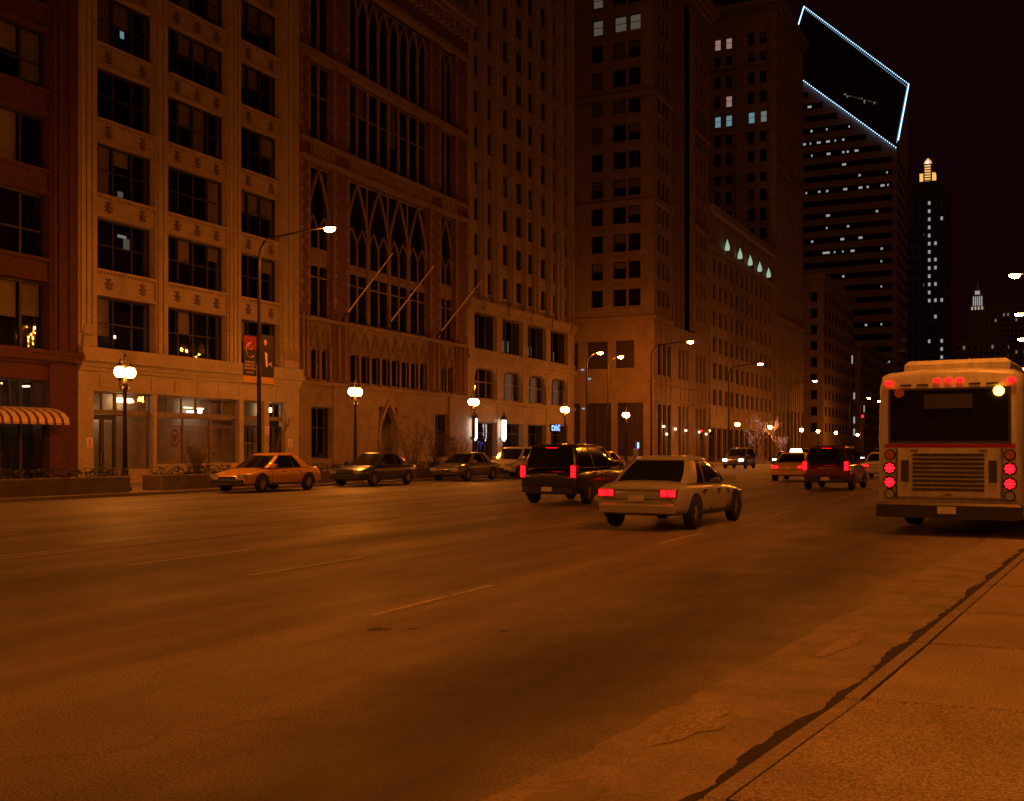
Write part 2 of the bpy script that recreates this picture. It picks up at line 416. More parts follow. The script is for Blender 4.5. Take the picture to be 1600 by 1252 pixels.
def facade(par, fr, S0, S1, Z0, Z1, cols, rows, wm, dwin=-0.28, spd=-0.07, thick=0.6, wcols=(), wrails=(0.5,), lits=(), sill=0.04, bl=0.25, fw=0.07, name='wall', pane_min=True):
    """piers + spandrels round a grid of real openings, a window in each"""
    mb = MB()
    cs = sorted(cols); edge = S0
    for a, b in cs:
        if a > edge: fr.box(mb, edge, a, Z0, Z1, -thick, 0)
        edge = b
    if S1 > edge: fr.box(mb, edge, S1, Z0, Z1, -thick, 0)
    wall = part(name, mb, M[wm], par)
    mb = MB(); many = len(cs)*len(rows) > 120
    for a, b in cs:
        zz = Z0
        for r0, r1 in list(rows)+[(Z1, Z1)]:
            if r0 > zz:
                if many: fr.box(mb, a, b, zz, r0, -thick, spd)
                else: part('spandrel', fr.box(MB(), a, b, zz, r0, -thick, spd), M[wm], par)
            zz = r1
    if mb.v: part('spandrel_panels', mb, M[wm], par)['kind'] = 'stuff'
    for (a, b) in cs:
        for (r0, r1) in rows:
            lt = None
            for (ls, lz, lm) in lits:
                if a-0.4 <= ls <= b+0.4 and r0-0.4 <= lz <= r1+0.4: lt = lm
            bd = {0: rnd.choice((0.35, 0.5, 0.5, 1.0))} if (rnd.random() < bl and not lt) else None
            if bd and wcols: bd = {rnd.randrange(len(wcols)+1): rnd.choice((0.5, 1.0))}
            window(par, fr, a, b, r0, r1, dwin, wcols, wrails, lit=lt, blinds=bd, sill=sill, sillmat=wm, fw=fw)
    return wall

# ================================================================== SETTING: ground, road, pavements
F = -36.0            # building line on the far side
KF = -28.0           # far kerb
KN = [(-3.6, -14), (-2.6, -5), (-1.82, 0), (-1.25, 4.8), (-0.96, 7.25), (-0.66, 11), (0.0, 19.1), (0.6, 26), (1.15, 34), (1.5, 44), (1.5, 900)]
def kn(y):
    for (x0, y0), (x1, y1) in zip(KN, KN[1:]):
        if y <= y1: return x0 + (x1-x0)*(y-y0)/(y1-y0)
    return KN[-1][0]

struct('ground', MB().poly([(-1500, -300, -0.03), (1500, -300, -0.03), (1500, 2500, -0.03), (-1500, 2500, -0.03)]), M['ground'])
rb = MB(); ys = [-30]+[y for _, y in KN]
for (x0, y0), (x1, y1) in zip(KN, KN[1:]):
    n = max(1, int((y1-y0)/6)) if y1 < 100 else 20
    for i in range(n):
        a, b = i/n, (i+1)/n
        xa, ya, xb, yb = x0+(x1-x0)*a, y0+(y1-y0)*a, x0+(x1-x0)*b, y0+(y1-y0)*b
        rb.poly([(KF-0.02, ya, 0), (xa+0.06, ya, 0), (xb+0.06, yb, 0), (KF-0.02, yb, 0)])
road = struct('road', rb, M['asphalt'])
struct('side_street', MB().poly([(-160, 89.6, 0.0), (KF-0.021, 89.6, 0.0), (KF-0.021, 107.6, 0.0), (-160, 107.6, 0.0)]), M['asphalt'])

# far pavement: two blocks, either side of the side street, each of slabs
def far_walk(y0, y1):
    struct('far_pavement', MB().box(F-2.5, KF-0.22, y0, y1, -0.02, 0.115), M['far_paving'])
far_walk(5, 89.4); far_walk(107.8, 700)
kb = MB()
fk = struct('far_kerb', MB().box(KF-0.21, KF-0.005, 20, 22, -0.02, 0.13), M['kerb'])
y = 22.02
while y < 89:
    part('kerb_stone', MB().bbox(KF-0.21, KF-0.005, y, y+1.98, -0.02, 0.13+rnd.uniform(-.004, .004), 0.015), M['kerb'], fk); y += 2.0
y = 108
while y < 170:
    part('kerb_stone', MB().bbox(KF-0.21, KF-0.005, y, y+3.98, -0.02, 0.13, 0.015), M['kerb'], fk); y += 4.0

# near pavement: slabs laid square to the near kerb
base = MB()
for (x0, y0), (x1, y1) in zip(KN, KN[1:]):
    base.poly([(x0+0.1, y0, 0.1), (14, y0, 0.1), (14, y1, 0.1), (x1+0.1, y1, 0.1)])
walk = struct('near_pavement', base, M['dirt'])
def slab(p, z, b=0.012):
    m = MB(); cx = sum(q[0] for q in p)/4; cy = sum(q[1] for q in p)/4
    n = 0; m.v = [(q[0], q[1], 0.03) for q in p]+[(q[0], q[1], z-b) for q in p]
    m.v += [(q[0]+(cx-q[0])*b*1.1, q[1]+(cy-q[1])*b*1.1, z) for q in p]
    for k in (0, 4):
        for i in range(4): j = (i+1) % 4; m.f.append((k+i, k+j, k+4+j, k+4+i))
    m.f.append((8, 9, 10, 11)); return m
joints = [-13.6, -10, -7.2, -4.4, -1.6, 0.9, 2.7, 4.55, 6.72, 8.9, 10.75, 13, 15.2, 17.4, 19.6, 21.8, 24, 26.2, 28.4, 31, 34, 37, 40]
gap = 0.02
for j0, j1 in zip(joints, joints[1:]):
    for c in range(5):
        a0, a1 = 0.098+c*2.1+gap*(0.12 if c == 0 else 1), 0.098+(c+1)*2.1-gap
        sl = 0.09
        def P(a, yy): return (kn(yy)+a, yy+a*sl)
        part('paving_slab', slab([P(a0, j0+0.03), P(a1, j0+0.034), P(a1, j1-0.034), P(a0, j1-0.03)], 0.12+rnd.uniform(-.006, .006)), M['concrete'], walk)
    part('kerb_stone', slab([(kn(j0)-0.0, j0+0.008), (kn(j0)+0.095, j0+0.012), (kn(j1)+0.095, j1-0.012), (kn(j1)-0.0, j1-0.008)], 0.117+rnd.uniform(-.006, .004), 0.02), M['kerb'], walk)

# gutter: worn concrete strip with a ragged edge, dirt against the kerb, broken patches
def strip(y0, y1, fa, fb, z, step=0.12):
    m = MB(); n = int((y1-y0)/step); prev = None
    for i in range(n+1):
        yy = y0+(y1-y0)*i/n; a = (kn(yy)-fa(yy), yy, z); b = (kn(yy)-fb(yy), yy, z)
        k = len(m.v); m.v += [a, b]
        if i: m.f.append((k-2, k, k+1, k-1))
    return m
def jag(seed, base, amp, l=0.35):
    r = random.Random(seed); tb = [r.uniform(-1, 1) for _ in range(900)]
    def f(yy):
        t = (yy+30)/l; i = int(t); u = t-i; a = tb[i % 900]*(1-u)+tb[(i+1) % 900]*u
        t2 = t*3.7; i2 = int(t2); return base+amp*a+amp*0.4*tb[(i2*7) % 900]
    return f
gut = struct('gutter', strip(-12, 40, lambda y: 0.0, jag(3, 0.95, 0.06, 1.3), 0.004, 0.1), M['gutter'])
part('gutter_dirt', strip(-12, 40, lambda y: -0.01, jag(5, 0.19, 0.04, 0.45), 0.008, 0.05), M['dirt'], gut)
def blob(cx, cy, rx, ry, rot, z, seed, n=22, am=0.3):
    r = random.Random(seed); pts = []
    for i in range(n):
        a = 2*math.pi*i/n; k = 1+r.uniform(-am, am)
        x, y2 = math.cos(a)*rx*k, math.sin(a)*ry*k
        pts.append((cx+x*math.cos(rot)-y2*math.sin(rot), cy+x*math.sin(rot)+y2*math.cos(rot), z))
    return MB().poly(pts)
for i, (cx, cy, rx, ry) in enumerate(((-1.78, 6.1, 0.13, 0.42), (-1.95, 4.4, 0.14, 0.5), (-1.4, 9.3, 0.1, 0.6), (-1.1, 12.6, 0.1, 0.7))):
    part('broken_patch', blob(cx, cy, rx, ry, -0.12, 0.0085, i+2), M['old_patch' if i % 2 else 'concrete'], gut)
for i, (cx, cy, rx, ry) in enumerate(((-5.25, 8.2, 0.1, 0.09), (-5.0, 8.36, 0.06, 0.05), (-4.2, 8.6, 0.05, 0.045))):
    part('tar_patch', blob(cx, cy, rx, ry, 0.3, 0.0045, i+20), M['patch'], road)

# lane markings
def dash(x, y0, y1, w=0.09, z=0.0055): return part('lane_dash', MB().poly([(x-w/2, y0, z), (x+w/2, y0, z), (x+w/2, y1, z), (x-w/2, y1, z)]), M['paint'], road)
for X, off in ((-5.75, 8.9), (-9.0, 11), (-11.3, 11.3)):
    y = off
    while y < 130: dash(X, y, y+2.6); y += 9.0
part('centre_line', MB().poly([(-13.75, 5, 0.0055), (-13.63, 5, 0.0055), (-13.63, 85, 0.0055), (-13.75, 85, 0.0055)]), M['paint'], road)
part('centre_line', MB().poly([(-14.05, 5, 0.0055), (-13.93, 5, 0.0055), (-13.93, 85, 0.0055), (-14.05, 85, 0.0055)]), M['paint'], road)
for X in (-17.4, -20.8, -24.3):
    y = 12
    while y < 86: dash(X, y, y+2.6); y += 9.0
for i in range(13): part('crossing_bar', MB().poly([(-27+i*2.1, 85.8, 0.006), (-26.2+i*2.1, 85.8, 0.006), (-26.2+i*2.1, 88.6, 0.006), (-27+i*2.1, 88.6, 0.006)]), M['paint'], road)
part('stop_line', MB().poly([(-13.4, 83.6, 0.006), (0.8, 83.6, 0.006), (0.8, 84.1, 0.006), (-13.4, 84.1, 0.006)]), M['paint'], road)

# far-side planters: low granite walls along the kerb with clipped ground cover
def planter(y0, y1, label, seed):
    t = thing('planter', label, 'planter', (KF-1.0, (y0+y1)/2, 0.115), 'planters along the far kerb')
    x0, x1 = KF-1.55, KF-0.55
    n = max(1, round((y1-y0)/1.5)); st = (y1-y0)/n
    for i in range(n):
        a, b = y0+i*st, y0+(i+1)*st-0.012
        part('wall_block', MB().bbox(x1-0.22, x1, a, b, 0.115, 0.68, 0.02), M['granite'], t)
        part('wall_block', MB().bbox(x0, x0+0.22, a, b, 0.115, 0.68, 0.02), M['granite'], t)
    part('wall_block', MB().bbox(x0+0.225, x1-0.225, y0, y0+0.2, 0.115, 0.68, 0.02), M['granite'], t)
    part('wall_block', MB().bbox(x0+0.225, x1-0.225, y1-0.212, y1-0.012, 0.115, 0.68, 0.02), M['granite'], t)
    part('soil', MB().box(x0+0.22, x1-0.22, y0+0.2, y1-0.21, 0.115, 0.6), M['soil'], t)
    r = random.Random(seed); m = MB()
    for _ in range(int((y1-y0)*150)):
        cx, cy, cz = r.uniform(x0+0.2, x1-0.2), r.uniform(y0+0.15, y1-0.15), 0.6+r.random()**1.5*0.38
        a = r.uniform(0, 6.28); s = r.uniform(0.03, 0.07); tl = r.uniform(-0.05, 0.05)
        m.poly([(cx+s*math.cos(a), cy+s*math.sin(a), cz), (cx-s*math.sin(a)*.6, cy+s*math.cos(a)*.6, cz+tl), (cx-s*math.cos(a), cy-s*math.sin(a), cz+s*.5), (cx+s*math.sin(a)*.6, cy-s*math.cos(a)*.6, cz-tl)])
    g = part('ground_cover', m, M['leaf'], t); g['kind'] = 'stuff'
    return t
planter(21.5, 28.6, 'low granite planter with clipped evergreens in front of the striped awning', 1)
planter(30.2, 35.6, 'low granite planter beside the banner pole, in front of the cream building doors', 2)
planter(38.2, 43.4, 'low granite planter in front of the oval emblem shop window', 3)
planter(45.2, 55.4, 'long low granite planter holding the leafless shrubs before the Gothic building', 4)
planter(57.6, 69.0, 'low granite planter between the leafless shrubs and the tall white lanterns', 5)
planter(71.4, 81.6, 'low granite planter in front of the arched lit windows', 6)

# ================================================================== LAMPS
def tall_lamp(x, y, dx, label, group, power=None, z=10.65, dy=0.4):
    """street light: tapered pole, long bent arm reaching dx over the road, glowing drop lens"""
    sg = 1 if dx > 0 else -1
    t = thing('street_light', label, 'street light', (x, y, 0.12), group)
    part('base', MB().lathe([(0.2, 0), (0.2, 0.25), (0.16, 0.32), (0.15, 0.9), (0.11, 1.0)], x, y, 0.12, 10), M['iron'], t)
    m = MB().tube([(x, y, 1.0), (x, y, 5), (x, y, z-1.2), (x+sg*0.06, y, z-0.75), (x+sg*0.25, y+dy*.06, z-0.38), (x+sg*0.5, y+dy*.1, z-0.25)], [0.1, 0.085, 0.07, 0.066, 0.06, 0.055], 8)
    m.smooth = True; part('pole', m, M['iron'], t)
    part('arm', MB().tube([(x+sg*0.5, y+dy*.1, z-0.25), (x+dx*0.6, y+dy*.6, z-0.06), (x+dx*0.93, y+dy*.93, z+0.05)], [0.052, 0.045, 0.04], 7), M['iron'], t)
    hx, hy = x+dx, y+dy
    m = MB(); m.v = []
    prof = [(-0.32, 0.05, 0.03), (-0.2, 0.1, 0.07), (0.0, 0.17, 0.1), (0.25, 0.16, 0.1), (0.38, 0.08, 0.06)]
    for (l, w, h) in prof:
        for a in range(9):
            an = math.pi*a/8; m.v.append((hx+sg*l, hy+w*math.cos(an), z+0.02+h*math.sin(an)))
    for i in range(len(prof)-1):
        for a in range(8): k = i*9+a; m.f.append((k, k+1, k+10, k+9))
        m.f.append((i*9, i*9+9, i*9+17, i*9+8))
    m.f.append(tuple(range(9))); m.f.append(tuple(range(36, 45)))
    m.smooth = True; part('lamp_head', m, M['iron'], t)
    m = MB(); seg = 10
    for ring in range(4):
        an = ring/4*math.pi/2; rr = math.cos(an); zz = -math.sin(an)*0.17
        for k in range(seg): a = 2*math.pi*k/seg; m.v.append((hx+sg*0.08+0.27*rr*math.cos(a), hy+0.16*rr*math.sin(a), z+0.005+zz))
    m.v.append((hx+sg*0.08, hy, z-0.165))
    for r_ in range(3):
        for k in range(seg): j = (k+1) % seg; m.f.append((r_*seg+k, r_*seg+j, (r_+1)*seg+j, (r_+1)*seg+k))
    for k in range(seg): m.f.append((30+k, 30+(k+1) % seg, 40))
    m.smooth = True; part('lens', m, M['tall_lens'], t)
    return t

G_F = 'tall sodium street lights on the far kerb'
t1 = tall_lamp(-29.2, 36.45, 3.2, 'tall sodium street light on the banner pole before the cream building', G_F)
for yy, lb in ((10.4, 'tall sodium street light on the far kerb before the dark red building'), (-15.6, 'tall sodium street light on the far kerb short of the dark red building'),
               (88.6, 'tall sodium street light at the near corner of the side street'), (114.6, 'tall sodium street light before the tan corner tower'),
               (146, 'tall sodium street light in front of the building with pale green light cones'), (198.3, 'distant tall sodium street light beyond the pale green light cones, first of a pair'),
               (212, 'distant tall sodium street light beyond the pale green light cones, second of a pair')):
    tall_lamp(-29.2, yy-0.4, 3.2, lb, G_F)
G_S = 'street lights along the side street'
tall_lamp(-37.6, 94.6, 1.1, 'street light down the side street, the one farther from the tan corner tower', G_S)
tall_lamp(-37.4, 99.6, 1.1, 'street light down the side street, the one nearer the tan corner tower', G_S)
G_N = 'tall sodium street lights on the near kerb'
for yy, lb in ((-16, 'tall sodium street light behind the photographer on the near pavement'), (3, 'tall sodium street light over the near paving slabs'),
               (20.5, 'tall sodium street light standing over the bus'), (62, 'tall sodium street light ahead of the bus under the white lit tower top'),
               (80, 'tall sodium street light ahead of the bus, second one on that kerb'), (98, 'tall sodium street light ahead of the bus, third one on that kerb'), (134, 'tall sodium street light far ahead of the bus on its kerb')):
    tall_lamp(2.6 if yy < 30 else 2.4, yy, -3.2, lb, G_N, dy=0.0)

def twin_lamp_proto(x, y):
    t = thing('twin_lamp', 'x', 'street lamp', (x, y, 0.12), 'twin globe street lamps on the far pavement')
    m = MB().lathe([(0.24, 0), (0.24, 0.12), (0.19, 0.16), (0.17, 0.55), (0.13, 0.68), (0.14, 0.74), (0.095, 0.82)], x, y, 0.12, 8); part('plinth', m, M['iron'], t)
    m = MB().lathe([(0.09, 0.82), (0.082, 2.2), (0.062, 3.75), (0.09, 3.82), (0.09, 3.9), (0.05, 4.0), (0.05, 4.55), (0.02, 4.7)], x, y, 0.12, 10); m.smooth = True; part('post', m, M['iron'], t)
    for s in (-1, 1):
        part('arm', MB().tube([(x, y+s*0.05, 3.85), (x, y+s*0.16, 3.78), (x, y+s*0.23, 3.84), (x, y+s*0.25, 4.05)], [0.03, 0.028, 0.026, 0.03], 6), M['iron'], t)
        m = MB().lathe([(0.08, 0), (0.15, 0.05), (0.2, 0.14), (0.2, 0.22), (0.16, 0.32), (0.09, 0.37)], x, y+s*0.25, 4.2, 12); m.smooth = True
        g = part('globe', m, M['globe'], t)
        part('cup', MB().lathe([(0.03, 0), (0.085, 0.1), (0.09, 0.135)], x, y+s*0.25, 4.06, 8), M['iron'], g)
        part('cap', MB().lathe([(0.11, 0), (0.12, 0.03), (0.06, 0.1), (0.02, 0.15), (0.03, 0.18), (0.006, 0.26)], x, y+s*0.25, 4.575, 8), M['iron'], g)
        pts = [(x, y+s*(0.06+0.17*math.sin(a*0.5)), 4.62+0.26*a/6.3+0.06*math.sin(a*2)) for a in [k*0.7 for k in range(10)]]
        part('scroll', MB().tube(pts, 0.014, 5), M['iron'], t)
    m = MB().lathe([(0.02, 0), (0.05, 0.06), (0.02, 0.13), (0.06, 0.2), (0.015, 0.34)], x, y, 4.75, 8); part('finial', m, M['iron'], t)
    return t
TW = [(29.3, 'twin globe lamp between the striped awning and the cream building doors'), (44.05, 'twin globe lamp before the left bay of the Gothic building'),
      (56.35, 'twin globe lamp beside the tall white lanterns'), (70.1, 'twin globe lamp beside the blue lit shop sign'), (82.7, 'twin globe lamp near the side street corner'),
      (119.1, 'twin globe lamp just short of the light strung bare trees'), (135.6, 'twin globe lamp just past the light strung bare trees'),
      (155.8, 'distant twin globe lamp beyond the bare trees, first of the far row'), (168.9, 'distant twin globe lamp beyond the bare trees, second of the far row'),
      (185.5, 'distant twin globe lamp beyond the bare trees, third of the far row'), (210, 'distant twin globe lamp beyond the bare trees, fourth of the far row'), (15.5, 'twin globe lamp on the pavement short of the striped awning')]
tw0 = twin_lamp_proto(-29.5, 29.3)
for i, (yy, lb) in enumerate(TW):
    o = tw0 if i == 0 else copy_tree(tw0)
    o.location = (-29.5, yy, 0.12); o['label'] = lb

# ================================================================== BUILDINGS on the far side
E = Fr('E', F)
def core(par, y0, y1, z1, x0=F-1.3, depth=26, m='interior', z0=0.115):
    return part('core', MB().box(x0-depth, x0, y0, y1, z0, z1), M[m], par)

# ---- B0: dark red building with striped awning (only its right end is in view)
b0 = thing('red_building', 'dark red brick building with wide windows and striped shop awning', 'building', (F, 26, 0.115))
core(b0, 18.0, 33.1, 30)
m = MB(); E.box(m, 31.72, 33.12, 0.115, 30, -1.0, 0.0); part('pier', m, M['brick_red'], b0)
for k, (a, b) in enumerate(((31.86, 32.02), (32.12, 32.28), (32.66, 32.98))): part('pier_flute', E.box(MB(), a, b, 5.6, 30, 0.002, 0.07), M['brick_red'], b0)
m = MB(); E.box(m, 25.3, 26.1, 0.115, 30, -1.0, 0.0); part('pier', m, M['brick_red'], b0)
m = MB(); E.box(m, 18, 18.9, 0.115, 30, -1.0, 0.0); part('pier', m, M['brick_red'], b0)
r0 = [(5.62, 8.4), (9.35, 11.95), (12.95, 15.1), (16.2, 18.55), (19.6, 21.9), (23, 25.3), (26.4, 28.6)]
for (a, b) in ((18.9, 25.3), (26.1, 31.72)):
    zz = 5.05
    for i, (z0, z1) in enumerate(r0+[(30, 30)]):
        m = MB(); E.box(m, a, b, zz, z0, -0.6, -0.12); sp = part('spandrel', m, M['brick_red'], b0)
        part('sill_course', E.box(MB(), a, b, z0-0.14, z0-0.01, -0.119, 0.03), M['brick_red'], sp)
        part('lintel_course', E.box(MB(), a, b, zz+0.01, zz+0.16, -0.119, -0.03), M['brick_red'], sp)
        if i < len(r0):
            c = (0.2, 0.62, 0.8) if a > 20 else (0.25, 0.5, 0.75)
            window(b0, E, a, b, z0, z1, -0.42, (0.17, 0.585, 0.8), (0.42,) if i % 2 else (), blinds={2-(i == 1): (0.55, 0.42, 1.0, 0.48, 0.6, 0.5, 0.7)[i], 1: (1.0, 0.45, 0.0, 0.5, 0.5, 0.4, 0.6)[i], 3: (0.5, 0.0, 0.0, 0.9, 0.5, 0.3, 0.6)[i]}, fw=0.1)
            zz = z1
part('cornice', E.box(MB(), 18, 33.13, 5.2, 5.46, 0.0, 0.26), M['brick_red'], b0)
part('cornice', E.box(MB(), 18, 33.13, 5.46, 5.62, 0.0, 0.36), M['brick_red'], b0)
# its shopfront
for k, (a, b) in enumerate(((26.1, 28.0), (28.0, 29.6), (29.6, 30.6), (30.6, 31.72))):
    window(b0, E, a, b, 3.05, 4.4, -0.4, (0.5,), (), 'frame', 'glass_shop', fw=0.07, blinds={0: 0.5} if k < 2 else None)
    window(b0, E, a, b, 0.4, 3.0, -0.4, (), (), 'frame', 'glass_shop', fw=0.07)
part('fascia', E.box(MB(), 26.1, 31.72, 4.42, 5.04, -0.6, -0.1), M['brick_red'], b0)
part('stall_riser', E.box(MB(), 26.1, 31.72, 0.115, 0.39, -0.6, -0.2), M['brick_red'], b0)
for yy, zz in ((29.9, 4.2), (31.2, 4.15), (30.6, 3.2), (31.05, 2.85), (31.5, 2.85)):
    part('ceiling_lamp', MB().box(F-1.0, F-0.7, yy, yy+0.13, zz, zz+0.05), M['warm_lamp'], b0)
aw = part('awning', MB().tube([(F+1.14, 24.6, 2.64), (F+1.14, 31.6, 2.64)], 0.02, 6).tube([(F+0.02, 31.56, 3.24), (F+0.9, 31.56, 3.0), (F+1.12, 31.56, 2.64)], 0.02, 6).tube([(F+0.02, 31.56, 2.64), (F+1.14, 31.56, 2.64)], 0.015, 6), M['iron'], b0)
def awning_piece(y0, y1, m):
    mb = MB(); top = [(F+0.02, 3.3), (F+0.5, 3.22), (F+0.9, 3.06), (F+1.12, 2.84), (F+1.16, 2.62)]
    n = len(mb.v)
    for yy in (y0, y1):
        for (x, z) in top: mb.v.append((x, yy, z))
        for (x, z) in top: mb.v.append((x-0.02, yy, z-0.03))
    for i in range(4):
        mb.f.append((i, i+1, 11+i, 10+i)); mb.f.append((5+i, 15+i, 16+i, 6+i))
    for i in range(4): mb.f.append((i, 5+i, 6+i, i+1)); mb.f.append((10+i, 11+i, 16+i, 15+i))
    mb.f.append((4, 9, 19, 14)); return part('awning_stripe', mb, m, aw)
yy = 24.6; k = 0
while yy < 31.5:
    w = 0.14 if k % 2 else 0.26
    awning_piece(yy, yy+w, M['awning_dark' if k % 2 else 'awning_pale']); yy += w; k += 1

# ---- B1: cream terracotta building, three bays of wide windows
b1 = thing('cream_building', 'cream terracotta building with three bays, ornamented spandrels and a ground floor shopfront', 'building', (F, 40.75, 0.115))
core(b1, 33.16, 48.3, 40)
piers = [(33.16, 34.19), (37.6, 38.41), (42.48, 43.54), (46.69, 48.34)]
for i, (a, b) in enumerate(piers):
    p = part('pier', E.box(MB(), a, b, 5.55, 40, -0.7, 0.0), M['cream'], b1)
    n = 3 if b-a > 0.9 else 2; w = (b-a)/(2*n+1)
    for k in range(n):
        part('pier_moulding', E.box(MB(), a+w*(2*k+0.75), a+w*(2*k+2.25), 6.5 if i in (0, 3) else 5.95, 40, 0.002, 0.09), M['cream'], p)
    if i in (0, 3):
        o = MB(); E.box(o, a+0.2, b-0.2, 5.97, 6.4, 0.0, 0.12); c = (a+b)/2
        for q in range(9): s = a+0.25+q*(b-a-0.5)/8; E.box(o, s-0.03, s+0.03, 6.42+0.05*(q % 3), 6.95-0.1*abs(q-4)/4, 0.091, 0.14)
        part('capital', o, M['cream'], p)
bays = [(34.19, 37.6), (38.41, 42.48), (43.54, 46.69)]
lev = [(5.95, 8.22)]+[(9.36+3.24*i, 11.6+3.24*i) for i in range(9)]
# ornament: small leaf cartouche
def ornament_mesh():
    m = MB()
    def leaf(s0, z0, s1, z1, w): E.ribbon(m, [(s0, z0), ((s0+s1)/2+0.03, (z0+z1)/2), (s1, z1)], w, F*0-0.0, 0.06)
    e = Fr('E', 0)
    for a in (-1, 1):
        e.ribbon(m, [(a*0.03, 0.02), (a*0.13, -0.02), (a*0.21, 0.05)], 0.075, 0, 0.05)
        e.ribbon(m, [(a*0.03, -0.1), (a*0.14, -0.17), (a*0.2, -0.13)], 0.07, 0, 0.05)
        e.ribbon(m, [(a*0.02, 0.12), (a*0.09, 0.2), (a*0.17, 0.22)], 0.06, 0, 0.05)
    e.ribbon(m, [(0, -0.24), (0, 0.26)], 0.09, 0, 0.07)
    e.box(m, -0.09, 0.09, -0.09, 0.06, 0, 0.085)
    return m.mesh('ornament', False)[0]
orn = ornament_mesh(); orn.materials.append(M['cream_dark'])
dm = MB().box(0, 0.05, -0.045, 0.045, 0, 0.09).mesh('dentil', False)[0]; dm.materials.append(M['cream'])
blind_plan = {(0, 0): {1: 0.75}, (0, 2): {0: 1.0, 1: 1.0, 2: 0.3}, (0, 4): {0: 0.9, 1: 0.95, 2: 0.5}, (1, 3): {1: 0.5, 2: 1.0}, (1, 2): {3: 1.0}, (1, 4): {1: 0.4, 2: 0.4, 3: 0.4},
              (2, 2): {0: 0.5, 1: 0.5, 2: 0.45}, (2, 4): {0: 0.5, 1: 0.45}, (2, 5): {0: 0.5, 1: 0.6, 2: 0.5}, (2, 0): {0: 0.45}, (1, 5): {0: 0.6, 1: 1.0, 3: 0.8}, (0, 5): {1: 0.5, 2: 0.5}}
for bi, (a, b) in enumerate(bays):
    for li, (z0, z1) in enumerate(lev):
        if li == 0:
            pass
        else:
            s0, s1 = lev[li-1][1], z0
            sp = part('spandrel', E.box(MB(), a, b, s0, s1, -0.5, -0.1), M['cream'], b1)
            part('sill_course', E.box(MB(), a, b, s1-0.1, s1-0.005, -0.099, 0.02), M['cream'], sp)
            part('lintel_course', E.box(MB(), a, b, s0+0.005, s0+0.09, -0.099, -0.02), M['cream'], sp)
            nd = int((b-a)/0.2)
            if li < 7:
                dn = MB()
                for q in range(nd): E.box(dn, a+(q+0.25)*(b-a)/nd, a+(q+0.75)*(b-a)/nd, s1-0.2, s1-0.103, -0.099, -0.03)
                part('dentil_course', dn, M['cream'], sp)['kind'] = 'stuff'
            no = 3 if bi == 1 else 2
            for q in range(no):
                put('ornament', orn, None, sp, (F-0.099, a+(q+0.5+(0 if no == 3 else (-0.08 if q == 0 else 0.08)))*(b-a)/no, (s0+s1)/2-0.04))
        cols = (0.1, 0.36, 0.68) if bi == 0 else ((0.25, 0.5, 0.75) if bi == 1 else (0.3, 0.62))
        bd = blind_plan.get((bi, li)) or {q: rnd.choice((0.3, 0.5, 0.5, 0.75, 1.0)) for q in range(len(cols)+1) if rnd.random() < 0.22}
        window(b1, E, a, b, z0, z1, -0.4, cols, (0.5,), fw=0.085, blinds=bd)
part('parapet', E.box(MB(), 33.16, 48.34, 40, 41, -1.0, 0.3), M['cream'], b1)
# points of light inside a few rooms; the last box imitates a glass reflection
for (yy, zz, w, h, mm) in ((36.3, 20.5, 0.25, 0.35, 'lit_office'), (36.35, 20.05, 0.2, 0.3, 'lit_cool'), (41.2, 25.0, 0.7, 0.12, 'lit_room'), (43.9, 21.9, 0.3, 0.5, 'lit_room'), (36.2, 12.9, 0.3, 0.25, 'lit_room'), (36.2, 11.1, 0.5, 0.12, 'lit_office'), (36.55, 10.6, 0.5, 0.5, 'lit_room'), (35.85, 6.55, 0.22, 0.14, 'warm_lamp')):
    part('window_light', MB().box(F-0.9, F-0.86, yy, yy+w, zz, zz+h), M[mm], b1)
# cornice over the shopfront
for z0, z1, d in ((4.95, 5.12, 0.12), (5.12, 5.34, 0.22), (5.34, 5.55, 0.42), (5.55, 5.94, 0.3)):
    part('cornice', E.box(MB(), 33.16, 48.34, z0, z1, -0.4, d), M['cream'], b1)
part('fascia', E.box(MB(), 33.16, 48.34, 4.12, 4.95, -0.45, 0.02), M['cream'], b1)
for k in range(9): part('fascia_panel', E.box(MB(), 34.3+k*1.5, 35.6+k*1.5, 4.25, 4.82, 0.021, 0.05), M['cream'], b1)
for a, b in ((33.16, 34.0), (37.46, 37.7), (43.4, 43.72), (45.35, 45.75), (47.15, 48.34)):
    part('shop_pier', E.box(MB(), a, b, 0.115, 4.12, -0.45, 0.0), M['cream'], b1)
room = part('shop_room', MB().box(F-1.29, F-1.27, 34.0, 47.1, 0.3, 4.1), M['shop_room'], b1)
def shopwin(a, b, z0, z1, cols, **k): return window(b1, E, a, b, z0, z1, -0.3, cols, (), 'frame_tan', 'glass_shop', fw=0.07, name=k.get('name', 'shop_window'))
shopwin(34.0, 35.45, 3.27, 4.1, (0.48,)); shopwin(35.45, 37.46, 3.27, 4.1, (0.28, 0.64)); shopwin(37.7, 43.4, 3.27, 4.1, (0.16, 0.33, 0.5, 0.67, 0.83)); shopwin(43.72, 45.35, 3.27, 4.1, ()); shopwin(45.75, 47.15, 3.27, 4.1, (0.5,))
for a, b in ((34.0, 35.45), (35.45, 37.46), (37.7, 43.4), (43.72, 45.35), (45.75, 47.15)):
    part('transom_bar', E.box(MB(), a, b, 3.13, 3.27, -0.4, -0.2), M['frame_tan'], b1)
shopwin(35.45, 37.46, 0.75, 3.13, (0.3,)); w_big = shopwin(37.7, 43.4, 0.95, 3.13, (0.02, 0.345, 0.67)); shopwin(43.72, 45.35, 1.9, 3.13, ())
part('stall_riser', E.box(MB(), 35.45, 37.46, 0.115, 0.74, -0.45, -0.15), M['cream'], b1)
